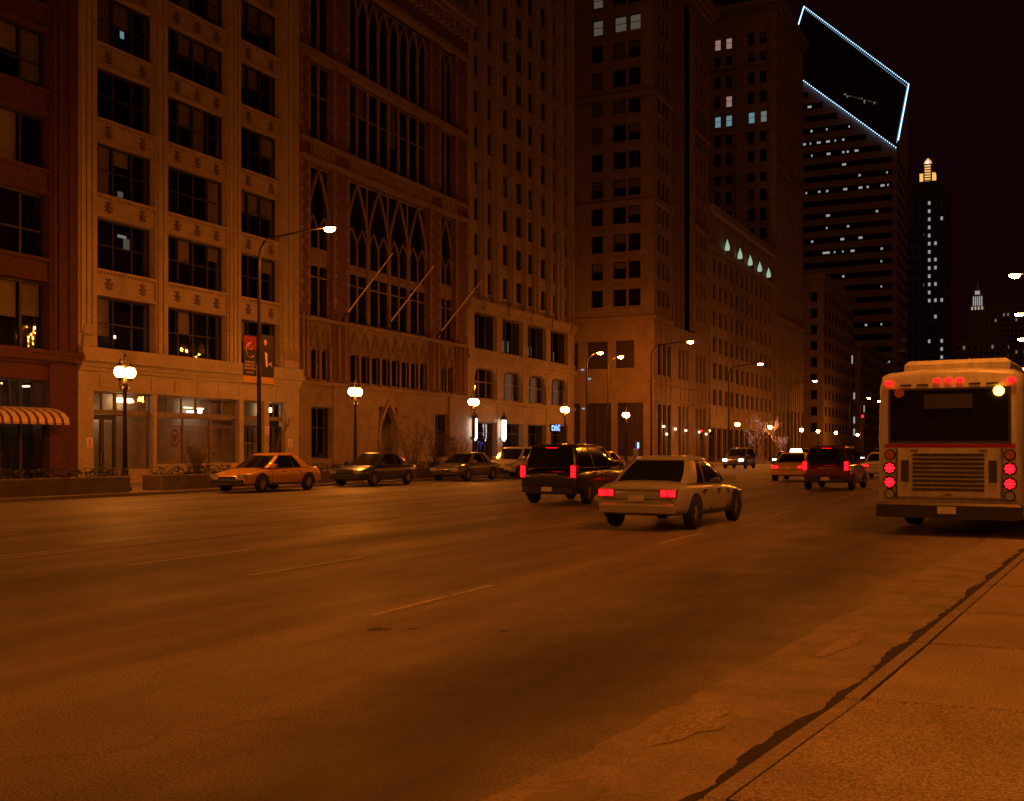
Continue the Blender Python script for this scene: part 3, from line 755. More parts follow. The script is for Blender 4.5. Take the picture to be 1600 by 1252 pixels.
part('stall_riser', E.box(MB(), 37.7, 43.4, 0.115, 0.94, -0.45, -0.15), M['cream'], b1)
for a, b in ((34.0, 35.45), (43.75, 45.33), (45.75, 47.15)):
    wd = (b-a)/2
    for k in range(2):
        dr = MB(); s0 = a+k*wd; E.box(dr, s0, s0+0.1, 0.13, 3.12 if a < 40 else 2.85, -0.36, -0.28); E.box(dr, s0+wd-0.1, s0+wd, 0.13, 3.12 if a < 40 else 2.85, -0.36, -0.28)
        E.box(dr, s0+0.1, s0+wd-0.1, 0.13, 0.4, -0.355, -0.285); E.box(dr, s0+0.1, s0+wd-0.1, 2.75 if a > 40 else 2.9, 2.85 if a > 40 else 3.12, -0.355, -0.285)
        d_ = part('door', dr, M['frame'], b1)
        part('pane', E.box(MB(), s0+0.1, s0+wd-0.1, 0.4, 2.8, -0.325, -0.315), M['glass_shop'], d_)
        part('handle', E.box(MB(), s0+(0.08 if k else wd-0.1), s0+(0.1 if k else wd-0.08), 1.0, 1.5, -0.27, -0.22), M['alloy'], d_)
# lit ceiling fixtures inside the shop
for (yy, w, zz, h, mm) in ((36.05, 0.95, 3.72, 0.2, 'warm_lamp'), (46.3, 0.75, 3.6, 0.25, 'warm_lamp'), (40.7, 0.28, 3.4, 0.1, 'white_lamp'), (41.5, 0.07, 3.4, 0.18, 'white_lamp'), (40.5, 0.4, 3.62, 0.04, 'warm_lamp'), (41.3, 0.4, 3.6, 0.04, 'warm_lamp'),
                           (34.4, 0.3, 2.95, 0.06, 'warm_lamp'), (35.0, 0.4, 2.95, 0.06, 'warm_lamp')):
    part('ceiling_lamp', MB().box(F-1.0, F-0.8, yy, yy+w, zz, zz+h), M[mm], b1)
# emblem and painted frame on the big shop window glass
em = MB(); ey, ez = 39.15, 2.15
for k in range(24):
    a0, a1 = 2*math.pi*k/24, 2*math.pi*(k+1)/24
    em.poly([(F-0.288, ey+0.3*math.cos(a0)*r_, ez+0.44*math.sin(a0)*r_) for r_ in (1, 0.72)]+[(F-0.288, ey+0.3*math.cos(a1)*r_, ez+0.44*math.sin(a1)*r_) for r_ in (0.72, 1)])
em.poly([(F-0.288, ey+s, ez+z) for s, z in ((-0.15, 0.18), (0.15, 0.18), (0.15, -0.02), (0, -0.22), (-0.15, -0.02))])
for s0, s1, z0, z1 in ((38.7, 42.6, 2.68, 2.72), (39.9, 42.6, 1.68, 1.71), (42.42, 42.56, 1.7, 2.66), (39.5, 39.62, 1.7, 2.66), (41.35, 41.5, 1.7, 2.66)): em.poly([(F-0.289, s0, z0), (F-0.289, s1, z0), (F-0.289, s1, z1), (F-0.289, s0, z1)])
part('window_lettering', em, M['emblem'], w_big)

def notice(x, y, z, label):
    t = thing('notice_sign', label, 'sign', (x, y, z))
    part('board', MB().box(x, x+0.03, y-0.16, y+0.16, z, z+0.42), M['sign_white'], t)
    part('border', MB().box(x+0.031, x+0.034, y-0.13, y+0.13, z+0.03, z+0.06), M['sign_red'], t)
    part('symbol', MB().poly([(x+0.033, y-0.08, z+0.09), (x+0.033, y+0.08, z+0.09), (x+0.033, y+0.03, z+0.22), (x+0.033, y+0.06, z+0.3), (x+0.033, y, z+0.38), (x+0.033, y-0.06, z+0.3), (x+0.033, y-0.03, z+0.22)]), M['sign_red'], t)
notice(F+0.003, 33.75, 1.7, 'small white notice with red mark on the pier left of the cream building doors')
notice(F+0.003, 47.5, 1.75, 'small white notice with red mark on the pier right of the cream building doors')
notice(F+0.003, 45.55, 2.4, 'small white notice with red mark between the two dark doorways')

# ---- B2: Gothic clubhouse of brick and stone with tracery
b2 = thing('gothic_building', 'Gothic brick and stone clubhouse with pointed tracery windows and heavy cornice', 'building', (F, 58, 0.115))
core(b2, 48.36, 67.8, 31)
GB, GS = M['gothic_brick'], M['gothic_stone']
gp = [(48.36, 49.35), (51.54, 53.15), (62.56, 64.05), (66.1, 67.8)]
gbay = [(49.35, 51.54), (53.15, 62.56), (64.05, 66.1)]
for (a, b) in gp:
    p = part('pier', E.box(MB(), a, b, 5.5, 31, -0.8, 0.0), GB, b2)
    zz = 9.6; k = 0
    while zz < 29.5:
        for s_ in (0, 1):
            w = 0.34 if (k+s_) % 2 else 0.2
            lo, hi = (a, a+w) if s_ == 0 else (b-w, b)
            if abs(zz-18.2) > 0.8 and abs(zz-23.6) > 0.6: part('quoin', E.box(MB(), lo, hi, zz, zz+0.31, 0.001, 0.035), GS, p)
        zz += 0.36; k += 1
    for c in (a+0.3*(b-a), a+0.7*(b-a)):
        part('colonnette', MB().tube([(F+0.06, c, 5.6), (F+0.06, c, 9.2)], 0.07, 6), GS, p)
# belts
for z0, z1, d in ((8.75, 8.95, 0.2), (17.55, 17.8, 0.22), (18.55, 18.75, 0.28), (23.3, 23.75, 0.2), (5.2, 5.42, 0.18), (28.9, 29.25, 0.25)):
    part('belt_course', E.box(MB(), 48.36, 67.8, z0, z1, -0.3, d), GS, b2)
# balustrade band with small panels between 17.8 and 18.55
for (a, b) in gbay:
    bd_ = part('balcony_band', E.box(MB(), a, b, 17.8, 18.55, -0.3, 0.1), GS, b2)
    n = int((b-a)/0.42)
    for q in range(n): part('panel', E.box(MB(), a+(q+0.2)*(b-a)/n, a+(q+0.8)*(b-a)/n, 17.9, 18.45, 0.101, 0.16), GS, bd_)
def ogee(s0, s1, z0, z1):
    mid = (s0+s1)/2; h = z1-z0; out = []
    for t in [i/8 for i in range(9)]:
        bulge = math.sin(t*math.pi)*0.16*(1 if t < 0.5 else 0.45)*(s1-s0)
        out.append((s0+(mid-s0)*(t**1.5)-bulge*0.25, z0+h*t))
    return out, [(2*mid-s, z) for s, z in out]
def tracery_window(a, b, z0, z1, nl, spring, sub=True, transom=None):
    """window of nl pointed lights with ogee tracery"""
    w = window(b2, E, a, b, z0, z1, -0.35, [i/nl for i in range(1, nl)], [transom] if transom else (), 'gothic_stone_f', 'glass', fw=0.13)
    tr = MB()
    for i in range(nl):
        s0, s1 = a+(b-a)*i/nl, a+(b-a)*(i+1)/nl
        l, r_ = ogee(s0+0.05, s1-0.05, spring, z1-0.12)
        E.ribbon(tr, l, 0.09, -0.3, -0.16); E.ribbon(tr, r_, 0.09, -0.3, -0.16)
        if sub:
            mid = (s0+s1)/2
            E.ribbon(tr, [(mid, z0), (mid, spring-0.2)], 0.07, -0.3, -0.2)
            for u0, u1 in ((s0+0.05, mid), (mid, s1-0.05)):
                l2, r2 = ogee(u0, u1, spring-0.5, spring+0.6)
                E.ribbon(tr, l2, 0.05, -0.3, -0.2); E.ribbon(tr, r2, 0.05, -0.3, -0.2)
    part('tracery', tr, GS, w); return w
M['gothic_stone_f'] = GS
# great hall windows
for (a, b), nl in zip(gbay, (1, 4, 1)):
    tracery_window(a, b, 9.0, 17.5, nl, 14.1, True, 0.27)
    for s_ in [a+(b-a)*i/nl for i in range(1, nl)]:
        part('mullion_shaft', MB().tube([(F-0.22, s_, 9.0), (F-0.22, s_, 14.6)], 0.11, 7), GS, b2)
    part('spandrel', E.box(MB(), a, b, 11.9, 12.9, -0.34, -0.24) if nl == 1 else E.box(MB(), a, b, 11.95, 12.5, -0.34, -0.27), GS, b2)
# upper rows
for (a, b), nl in zip(gbay, (2, 8, 2)):
    window(b2, E, a, b, 18.8, 23.25, -0.35, [i/nl for i in range(1, nl)], (0.6,), 'gothic_stone_f', 'glass', fw=0.1, blinds={1: 0.4, 4: 0.6} if nl == 8 else None)
    tracery_window(a, b, 23.85, 28.8, nl, 27.3, False)
    for i in range(1, nl):
        s_ = a+(b-a)*i/nl
        for z0, z1 in ((18.8, 23.25), (23.85, 27.6)): part('mullion_shaft', MB().tube([(F-0.26, s_, z0), (F-0.26, s_, z1)], 0.075, 6), GS, b2)
# arcade storey
for (a, b), nl in zip(gbay, (2, 8, 2)):
    window(b2, E, a+0.1, b-0.1, 5.5, 7.3, -0.4, [i/nl for i in range(1, nl)], (), 'gothic_stone_f', 'glass', fw=0.09)
    wl_ = MB(); E.box(wl_, a, b, 7.3, 8.75, -0.5, -0.12); part('arcade_wall', wl_, GS, b2)
    for i in range(nl+1):
        s_ = a+0.1+(b-a-0.2)*i/nl
        part('column', MB().lathe([(0.13, 0), (0.13, 0.08), (0.08, 0.14), (0.075, 1.6), (0.13, 1.72), (0.14, 1.82)], F-0.12, s_, 5.45, 8), GS, b2)
    for i in range(nl):
        s0, s1 = a+0.1+(b-a-0.2)*i/nl, a+0.1+(b-a-0.2)*(i+1)/nl; mid = (s0+s1)/2
        hd = MB(); l, r_ = ogee(s0+0.08, s1-0.08, 7.3, 8.45); E.ribbon(hd, l, 0.08, -0.119, 0.03); E.ribbon(hd, r_, 0.08, -0.119, 0.03)
        hood = part('ogee_hood', hd, GS, b2)
        pg = [(-0.1, s0) for _ in ()]
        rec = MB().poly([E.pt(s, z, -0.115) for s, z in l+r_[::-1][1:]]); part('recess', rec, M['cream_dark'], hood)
        part('finial', MB().lathe([(0.02, 0), (0.06, 0.08), (0.015, 0.2)], F-0.05, mid, 8.42, 6), GS, hood)
for s_ in (56.2, 58.4, 60.6):
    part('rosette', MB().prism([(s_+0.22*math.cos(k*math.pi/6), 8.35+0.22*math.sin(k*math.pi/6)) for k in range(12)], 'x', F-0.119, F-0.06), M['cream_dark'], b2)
# ground storey with pointed doorway
for a, b in ((48.36, 49.4), (51.5, 56.3), (58.5, 63.2), (65.2, 67.8)):
    part('base_wall', E.box(MB(), a, b, 0.115, 5.2, -0.7, 0.03), GS, b2)
for a, b in ((49.4, 51.5), (63.2, 65.2)):
    window(b2, E, a, b, 1.1, 4.0, -0.4, (0.5,), (0.6,), 'frame', 'glass', fw=0.09)
    part('base_wall', E.box(MB(), a, b, 4.0, 5.2, -0.7, -0.05), GS, b2); part('base_wall', E.box(MB(), a, b, 0.115, 1.1, -0.7, -0.05), GS, b2)
m = MB(); E.box(m, 56.3, 58.5, 4.25, 5.2, -0.7, -0.02); part('base_wall', m, GS, b2)
l, r_ = ogee(56.3, 58.5, 2.6, 4.6); m = MB()
E.ribbon(m, l, 0.22, -0.3, 0.12); E.ribbon(m, r_, 0.22, -0.3, 0.12); E.ribbon(m, [(56.35, 0.115), (56.3, 2.6)], 0.22, -0.3, 0.12); E.ribbon(m, [(58.45, 0.115), (58.5, 2.6)], 0.22, -0.3, 0.12)
part('door_arch', m, GS, b2)
for k in range(2): part('door', E.box(MB(), 56.45+k*0.96, 57.39+k*0.96, 0.13, 4.0, -0.5, -0.42), M['frame'], b2)
# cornice storey: corbels, cornice
part('attic', E.box(MB(), 48.36, 67.8, 29.25, 31.0, -0.8, 0.05), GB, b2)
for k in range(26): part('corbel', E.box(MB(), 48.5+k*0.745, 48.85+k*0.745, 30.2, 31.0, 0.051, 0.5), GS, b2)
for z0, z1, d in ((31.0, 31.3, 0.65), (31.3, 31.6, 0.95), (31.6, 32.4, 0.55)): part('cornice', E.box(MB(), 48.36, 67.85, z0, z1, -1.5, d), GS, b2)
# three slanting flagpoles over the pavement
for k, s_ in enumerate((52.35, 57.0, 63.3)):
    t = thing('flagpole', 'slanting bare flagpole on the Gothic front, %s' % ('at the pier by the cream building', 'over the pointed doorway', 'at the pier by the limestone tower')[k], 'flagpole', (F+0.2, s_, 9.2), 'slanting flagpoles')
    part('staff', MB().tube([(F+0.15, s_, 9.2), (F+3.4, s_, 12.6)], [0.045, 0.025], 6), M['banner_ink'], t)
    part('bracket', MB().tube([(F+0.0, s_, 9.05), (F+0.45, s_, 9.52)], 0.08, 6), M['iron'], t)
    part('ball', MB().lathe([(0.01, 0), (0.06, 0.04), (0.06, 0.08), (0.01, 0.12)], F+3.42, s_, 12.6, 8), M['banner_gold'], t)

# ---- B3: limestone tower with continuous piers
b3 = thing('limestone_tower', 'tall limestone tower with continuous vertical piers and arched second floor windows', 'building', (F, 77.8, 0.115))
core(b3, 67.86, 87.6, 62, depth=24)
rows3 = [(12.55+2.57*i+0.45, 12.55+2.57*i+2.05) for i in range(18)]
lit3 = [(69.6, 20.6, 'lit_room'), (71.9, 20.6, 'lit_room'), (74.3, 20.6, 'lit_room'), (78.3, 20.6, 'lit_room'), (80.9, 20.6, 'lit_room'), (83.0, 20.6, 'lit_room'), (85.6, 20.6, 'lit_room')]
cols3 = [(68.85, 69.85), (71.0, 72.0), (73.5, 74.75), (75.85, 77.3), (77.85, 79.3), (80.5, 81.9), (83.0, 83.9), (85.5, 86.4)]
def lit3f(): return lit3
facade(b3, E, 67.86, 87.62, 12.35, 62, cols3, rows3, 'lime', dwin=-0.35, spd=-0.18, wrails=(0.5,), lits=[(s, 20.9, m_) for s, _, m_ in lit3], sill=-0.12, bl=0.12)
for s_ in (67.95, 70.4, 72.6, 75.2, 77.55, 79.85, 82.3, 84.6, 87.1):
    part('pier_shaft', E.box(MB(), s_-0.17, s_+0.17, 12.6, 62, 0.002, 0.16), M['lime'], b3)
for k in range(11): part('window_light', MB().box(F-0.7, F-0.66, *(lambda c: (c, c+0.12))(rnd.choice((78.4, 85.8, 83.3))+rnd.uniform(0, .4)), *(lambda z: (z, z+0.5))(rnd.uniform(16, 45))), M['lit_office'], b3)
for z0, z1, d in ((11.55, 11.85, 0.12), (11.85, 12.35, 0.3), (8.1, 8.35, 0.2), (8.35, 8.85, 0.08), (7.85, 8.1, 0.05), (5.0, 5.25, 0.12)):
    part('belt_course', E.box(MB(), 67.86, 87.66, z0, z1, -0.4, d), M['lime'], b3)
for k in range(5): part('belt_shield', E.box(MB(), 69.8+k*4.1, 70.5+k*4.1, 11.6, 12.3, 0.301, 0.4), M['lime'], b3)
ed = [67.86, 68.9, 72.55, 73.45, 77.1, 78.0, 81.6, 82.5, 86.2, 87.62]
m = MB()
for i in range(0, 10, 2): E.box(m, ed[i], ed[i+1], 0.115, 11.55, -0.6, 0.0)
part('base_pier', m, M['lime'], b3)
for i in range(1, 9, 2):
    a, b = ed[i], ed[i+1]
    w = window(b3, E, a, b, 8.9, 11.5, -0.4, (0.33, 0.66), (), blinds=None, fw=0.09, lit=None)
    for q in range(4 if i > 2 else 2): part('window_light', MB().box(F-0.95, F-0.9, a+0.4+q*0.7+rnd.uniform(0, .3), a+0.5+q*0.7+rnd.uniform(0.05, .4), 9.0+rnd.uniform(0, .3), 9.6+rnd.uniform(0, .5)), M['lit_room'], b3)
    m = MB(); E.box(m, a, b, 7.55, 7.85, -0.5, -0.04)
    part('arch_spandrel', m, M['lime'], b3)
    w = window(b3, E, a+0.15, b-0.15, 5.3, 7.55, -0.35, (0.31, 0.68), (0.55,), 'frame_tan', 'glass', fw=0.09, lit=('lit_arch' if i > 1 else None), name='arched_window')
    for sg in (0, 1):
        pp = [(a, 7.55), (a+0.75, 7.55), (a+0.32, 7.3), (a+0.15, 6.8), (a, 6.8)]
        if sg: pp = [(a+b-s, z) for s, z in pp][::-1]
        part('arch_corner', MB().prism([(s, z) for s, z in pp], 'x', F-0.4, F-0.05), M['lime'], w)
    part('base_wall', E.box(MB(), a, b, 3.6, 5.0, -0.6, -0.03), M['lime'], b3)
    window(b3, E, a, b, 0.5, 3.6, -0.45, (0.33, 0.66), (0.75,), 'frame', 'glass_shop', fw=0.09)
    part('base_wall', E.box(MB(), a, b, 0.115, 0.5, -0.6, -0.1), M['lime'], b3)
sN = Fr('S', 87.62)
m = MB().box(F-26, F-0.61, 87.6, 87.64, 0.115, 62); part('side_wall', m, M['lime'], b3)
# tall bright lanterns flanking the tower door
for k, (s_, lb) in enumerate(((56.4+1.45, ''), (61.2, ''))): pass
def lantern(y, label):
    t = thing('wall_lantern', label, 'lantern', (F+0.35, y, 2.3), 'tall white lanterns by the tower door')
    part('bracket', MB().box(F+0.035, F+0.3, y-0.06, y+0.06, 2.35, 2.5), M['iron'], t)
    g = part('glass_body', MB().prism([(F+0.34+0.2*math.cos(a), y+0.2*math.sin(a)) for a in [math.pi*k/3 for k in range(6)]], 'z', 2.5, 3.8), M['white_lamp'], t)
    for k in range(6):
        a = math.pi*k/3; px_, py_ = F+0.34+0.215*math.cos(a), y+0.215*math.sin(a)
        part('bar', MB().box(px_-0.022, px_+0.022, py_-0.022, py_+0.022, 2.45, 3.85), M['iron'], g)
    part('cap', MB().lathe([(0.26, 0), (0.26, 0.06), (0.14, 0.25), (0.05, 0.4), (0.015, 0.7)], F+0.34, y, 3.85, 8), M['iron'], t)
    part('pendant', MB().lathe([(0.03, 0), (0.1, 0.08), (0.16, 0.17), (0.2, 0.2)], F+0.34, y, 2.24, 8), M['white_lamp'], t)
lantern(68.3, 'tall white lantern on the limestone tower, the one against the Gothic building')
lantern(73.0, 'tall white lantern on the limestone tower, the one under the arched windows')
t = thing('shop_sign', 'small blue and white lit shop sign on the limestone tower', 'sign', (F+0.1, 83.4, 3.2))
part('board', MB().box(F+0.03, F+0.12, 82.3, 84.4, 3.1, 3.75), M['banner_dark'], t)
for k, (a, w, h) in enumerate(((82.45, 0.45, 0.42), (82.95, 0.3, 0.32), (83.3, 0.1, 0.5), (83.6, 0.1, 0.36), (83.85, 0.3, 0.5))):
    m = MB().box(F+0.121, F+0.14, a, a+0.08, 3.2, 3.2+h); m.box(F+0.121, F+0.139, a+0.08, a+w, 3.2+h-0.1, 3.2+h); m.box(F+0.121, F+0.139, a+0.08, a+w*0.8, 3.2, 3.28)
    part('letter_stroke', m, M['blue_light'], t)

# ---- B4: tan corner tower beyond the side street
Y4 = 109.67
b4 = thing('corner_tower', 'tan brick corner tower with paired windows, banded stone courses and deep cornice', 'building', (F-5, Y4, 0.115))
S4 = Fr('S', Y4)
part('core', MB().box(F-30, F-1.3, Y4+1.3, 131.0, 0.115, 55), M['interior'], b4)
rows4 = [(16.9+2.93*i, 18.75+2.93*i) for i in range(12)]
cS = [(-46.9, -45.6), (-43.1, -41.75), (-40.6, -39.1), (-38.9, -37.5)]
lit4 = [(-42.4, 46.6, 'lit_room'), (-39.8, 46.6, 'lit_room'), (-38.2, 46.6, 'lit_room'), (-42.4, 49.5, 'lit_room')]
facade(b4, S4, F-11.5, F-0.001, 15.6, 54, cS, rows4, 'tan', dwin=-0.3, spd=-0.05, lits=lit4, sill=0.06, bl=0.3)
cE = [(111.0, 112.2), (112.5, 113.7), (114.0, 115.2), (125.6, 126.7), (127.2, 128.3), (128.8, 129.9)]
b4e = facade(b4, E, Y4+0.6, 116.0, 15.6, 54, cE[:3], rows4, 'tan', dwin=-0.3, spd=-0.05, sill=0.06, bl=0.2)
facade(b4, E, 124.75, 131.0, 15.6, 54, cE[3:], rows4, 'tan', dwin=-0.3, spd=-0.05, sill=0.06, bl=0.2)
part('corner_pier', MB().box(F-0.599, F, Y4+0.001, Y4+0.6, 15.6, 54), M['tan'], b4)
part('recess_wall', MB().box(F-1.6, F-1.2, 116.0, 124.75, 0.115, 54), M['tan'], b4)
for s_ in (117.2, 119.0, 120.8, 122.6): part('recess_pier', E.box(MB(), s_-0.25, s_+0.25, 9.0, 54, -1.199, -0.7), M['tan'], b4)
for k in range(62):
    z = 15.9+k*0.6
    if any(r0-0.12 < z+0.1 and z < r1 for r0, r1 in rows4):
        if k % 2: continue
        for a, b in ((-47.5, -46.95), (-45.55, -43.15), (-41.7, -40.65), (-37.45, F)): part('stone_course', S4.box(MB(), a, b, z, z+0.2, 0.002, 0.05), M['tan'], b4)
    else: part('stone_course', S4.box(MB(), -47.5, F, z, z+0.2, 0.002, 0.06), M['tan'], b4)
for z in (15.3, 27.6, 39.0):
    part('belt_course', S4.box(MB(), F-11.5, F+0.3, z, z+0.5, -0.5, 0.3), M['tan'], b4)
    part('belt_course', E.box(MB(), Y4+0.001, 116.0, z, z+0.5, 0.001, 0.299), M['tan'], b4); part('belt_course', E.box(MB(), 124.75, 131.1, z, z+0.5, 0.0, 0.3), M['tan'], b4)
for z0, z1, d in ((54, 54.4, 0.4), (54.4, 54.9, 0.9), (54.9, 55.5, 1.2)):
    part('cornice', MB().box(F-12, F+d, Y4-d, 131.2+d*0.5, z0, z1), M['tan'], b4)
# base of the tower
part('base_wall', MB().box(F-11.5, F-0.6, Y4, Y4+0.6, 8.6, 15.3), M['tan'], b4)
ed = [(-46.5, -44.6), (-43.4, -41.2), (-40.2, -38.2)]
for a, b in ed: window(b4, S4, a, b, 10.3, 13.2, 0.06, (), (0.5,), 'frame', 'glass', fw=0.1, lit=None)
for a, b in ((-47.3, -44.4), (-43.6, -40.8), (-40.0, -37.2)):
    window(b4, S4, a, b, 1.0, 6.6, 0.06, (0.33, 0.66), (0.7,), 'frame', 'glass', fw=0.1)
part('base_wall', MB().box(F-11.5, F-0.6, Y4+0.02, Y4+0.6, 0.115, 8.6), M['tan'], b4)
m = MB(); edg = [Y4+0.02, 111.0, 112.2, 112.7, 113.9, 114.4, 115.6, 118.4, 119.4, 119.9, 120.9, 121.4, 122.4, 125.4, 126.5, 127.0, 128.1, 128.6, 129.7, 131.0]
for i in range(0, len(edg)-1, 2): E.box(m, edg[i], edg[i+1], 0.115, 15.3, -0.6, 0.0)
part('base_pier', m, M['tan'], b4)
for i in range(1, len(edg)-1, 2):
    a, b = edg[i], edg[i+1]
    window(b4, E, a, b, 9.6, 13.0, -0.3, (), (0.5,), 'frame', 'glass', fw=0.08)
    window(b4, E, a, b, 0.5, 6.5, -0.3, (), (0.6,), 'frame', 'glass', fw=0.08)
    part('base_wall', E.box(MB(), a, b, 13.0, 15.3, -0.6, -0.05), M['tan'], b4); part('base_wall', E.box(MB(), a, b, 6.5, 9.6, -0.6, -0.05), M['tan'], b4)
for z0, z1, d in ((8.6, 8.9, 0.25), (6.8, 7.1, 0.15)): part('belt_course', E.box(MB(), Y4+0.03, 131.1, z0, z1, 0.001, d), M['tan'], b4)
for yy, zz in ((112.2, 6.2), (116.4, 6.0), (120.4, 5.9), (126, 5.8), (128.9, 5.6), (113.2, 5.4)):
    part('shop_lamp', MB().box(F+0.15, F+0.3, yy, yy+0.25, zz-2.2, zz-2.0), M['warm_lamp'], b4)
# cool lights on the side street wall
for x_, z_ in ((-44.2, 10.2), (-43.4, 9.2), (-44.1, 6.0)): part('wall_lamp', MB().box(x_, x_+0.3, Y4-0.2, Y4-0.07, z_, z_+0.12), M['lit_cool'], b4)

# ---- B5: middle-height building with a row of green-white uplighter beams along its parapet line
b5 = thing('parapet_building', 'plain middle height stone building with five pale green light cones under its roof', 'building', (F, 150, 0.115))
part('core', MB().box(F-26, F-1.3, 131.6, 167.0, 0.115, 31), M['interior'], b5)
rows5 = [(7.2+3.3*i, 9.2+3.3*i) for i in range(6)]
cols5 = [(133.0+2.9*i, 134.7+2.9*i) for i in range(12)]
facade(b5, E, 131.6, 167.6, 6.0, 31, cols5, rows5, 'brownstone', dwin=-0.3, spd=-0.06, sill=0.05, bl=0.2)
part('cornice', E.box(MB(), 131.3, 167.9, 31, 31.8, -1.5, 0.7), M['brownstone'], b5)
part('belt_course', E.box(MB(), 131.6, 167.6, 26.6, 27.1, 0.001, 0.3), M['brownstone'], b5)
part('shop_band', E.box(MB(), 131.6, 167.6, 4.3, 6.0, -0.6, 0.1), M['brownstone'], b5)
for i in range(12):
    a = 131.9+i*2.97
    window(b5, E, a, a+2.5, 0.6, 4.3, -0.3, (0.5,), (0.7,), 'frame', 'glass_shop', fw=0.09)
    part('shop_pier', E.box(MB(), a+2.5, a+2.97, 0.115, 4.3, -0.6, 0.0), M['brownstone'], b5)
part('side_wall', MB().box(F-26, F-0.61, 131.55, 131.6, 20, 31), M['brownstone'], b5)
for k, yy in enumerate((137.9, 144.6, 150.4, 156.2, 162.0)):
    part('uplight_cone', MB().lathe([(0.3, 0), (0.33, 0.3), (0.26, 0.7), (0.1, 1.1), (0.03, 1.4)], F+0.55, yy, 27.2, 8), M['green_white'], b5)  # glowing solid cones imitate the beams of uplighters on the wall

# ---- B6: dark tower beyond
Y6 = 170.44
b6 = thing('stone_tower', 'tall brown stone tower with a corner pier and a few bright rooms', 'building', (F-5, Y6, 0.115))
S6 = Fr('S', Y6)
part('core', MB().box(F-35, F-1.3, Y6+1.3, 191.5, 0.115, 74), M['interior'], b6)
rows6 = [(34.5+3.07*i, 36.4+3.07*i) for i in range(11)]
c6 = [(-48.5, -47.4), (-46.0, -44.9), (-44.2, -43.1), (-40.6, -39.5), (-38.7, -37.6)]
lit6 = [(-43.5, 56.9, 'lit_warm'), (-45.4, 53.8, 'lit_cool'), (-43.6, 53.8, 'lit_cool'), (-40.0, 53.8, 'lit_cool'), (-38.2, 53.8, 'lit_office'), (-43.7, 66.2, 'lit_warm'), (-45.4, 66.2, 'lit_warm')]
facade(b6, S6, F-14, F-0.001, 8, 70.5, c6, rows6, 'brownstone', dwin=-0.3, spd=-0.1, sill=0.03, bl=0.1, lits=lit6)
for s_ in (-41.9, F-0.6): part('pier_shaft', S6.box(MB(), s_-0.5, s_+0.6, 8, 69, 0.002, 0.35), M['brownstone'], b6)
for z_ in (51.5, 45.0, 62.0): part('belt_course', S6.box(MB(), F-14, F+0.2, z_, z_+0.4, 0.003, 0.45), M['brownstone'], b6)
c6e = [(172.2+1.75*i, 173.1+1.75*i) for i in range(11)]
facade(b6, E, Y6+0.6, 191.8, 8, 70.5, c6e, [(12+3.07*i, 13.9+3.07*i) for i in range(19)], 'brownstone', dwin=-0.3, spd=-0.1, sill=None, bl=0.1)
part('corner_pier', MB().box(F-0.599, F, Y6+0.001, Y6+0.6, 8, 70.5), M['brownstone'], b6)
for z0, z1, d in ((70.5, 71.0, 0.5), (71.0, 71.8, 1.0)): part('cornice', MB().box(F-14.5, F+d, Y6-d, 192.2, z0, z1), M['brownstone'], b6)
for z_ in (22, 45.5, 58): part('belt_course', E.box(MB(), Y6, 191.9, z_, z_+0.5, 0.003, 0.4), M['brownstone'], b6)
part('base_wall', MB().box(F-14, F-0.61, Y6+0.02, Y6+0.6, 0.115, 8), M['brownstone'], b6)
for i in range(7): part('base_pier', E.box(MB(), 170.5+i*3.04, 171.6+i*3.04, 0.115, 8, -0.6, 0.05), M['brownstone'], b6)
for i in range(7): window(b6, E, 171.6+i*3.04, 173.54+i*3.04, 0.5, 7.9, -0.3, (0.5,), (0.6,), 'frame', 'glass_shop', fw=0.1)

# ---- filler blocks farther up the avenue
def block(name, label, x0, x1, y0, y1, h, m, cols, rows, lit_n, seed, lm='lit_office'):
    t = thing(name, label, 'building', ((x0+x1)/2, y0, 0.0))
    part('wall', MB().box(x0, x1, y0, y1, 0.0, h), M[m], t)
    part('parapet', MB().box(x0-0.4, x1+0.4, y0-0.4, y1+0.4, h, h+1.2), M[m], t)
    r = random.Random(seed)
    pitch = (h-6)/rows
    wm_s = MB().box(-0.55, 0.55, -0.12, 0.0, 0, pitch*0.55).mesh('window', False)[0]; wm_e = MB().box(0, 0.12, -0.55, 0.55, 0, pitch*0.55).mesh('window', False)[0]
    wl_s = wm_s.copy(); wl_e = wm_e.copy()
    for q in (wm_s, wm_e): q.materials.append(M['car_glass'])
    for q in (wl_s, wl_e): q.materials.append(M[lm])
    for i in range(rows):
        z = 5+i*pitch
        for j in range(cols):
            x = x0+(j+0.5)*(x1-x0)/cols
            put('window', wl_s if r.random() < lit_n else wm_s, None, t, (x, y0-0.002, z))
        ne = max(2, int((y1-y0)/4))
        for j in range(ne):
            put('window', wl_e if r.random() < lit_n*0.5 else wm_e, None, t, (x1+0.002, y0+(j+0.5)*(y1-y0)/ne, z))
    return t
block('office_block', 'unlit brown office block between the stone tower and the slanted roof tower', F-24, F, 212, 250, 34, 'brownstone', 7, 9, 0.03, 4)
block('office_block', 'low dark office block below the slanted roof tower', F-26, F-1, 268, 320, 26, 'tan', 7, 7, 0.04, 5)
block('office_block', 'dark narrow block standing before the gold topped tower', -58, -44.5, 500, 520, 96, 'dark_stone', 5, 20, 0.01, 6)
block('office_block', 'wide distant block of dim windows below the white lit spire', -36, 4, 905, 940, 112, 'brownstone', 14, 26, 0.16, 8, 'lit_room')
block('office_block', 'distant dark block at the end of the avenue', -42, -14, 700, 730, 66, 'brownstone', 9, 16, 0.06, 9, 'lit_room')

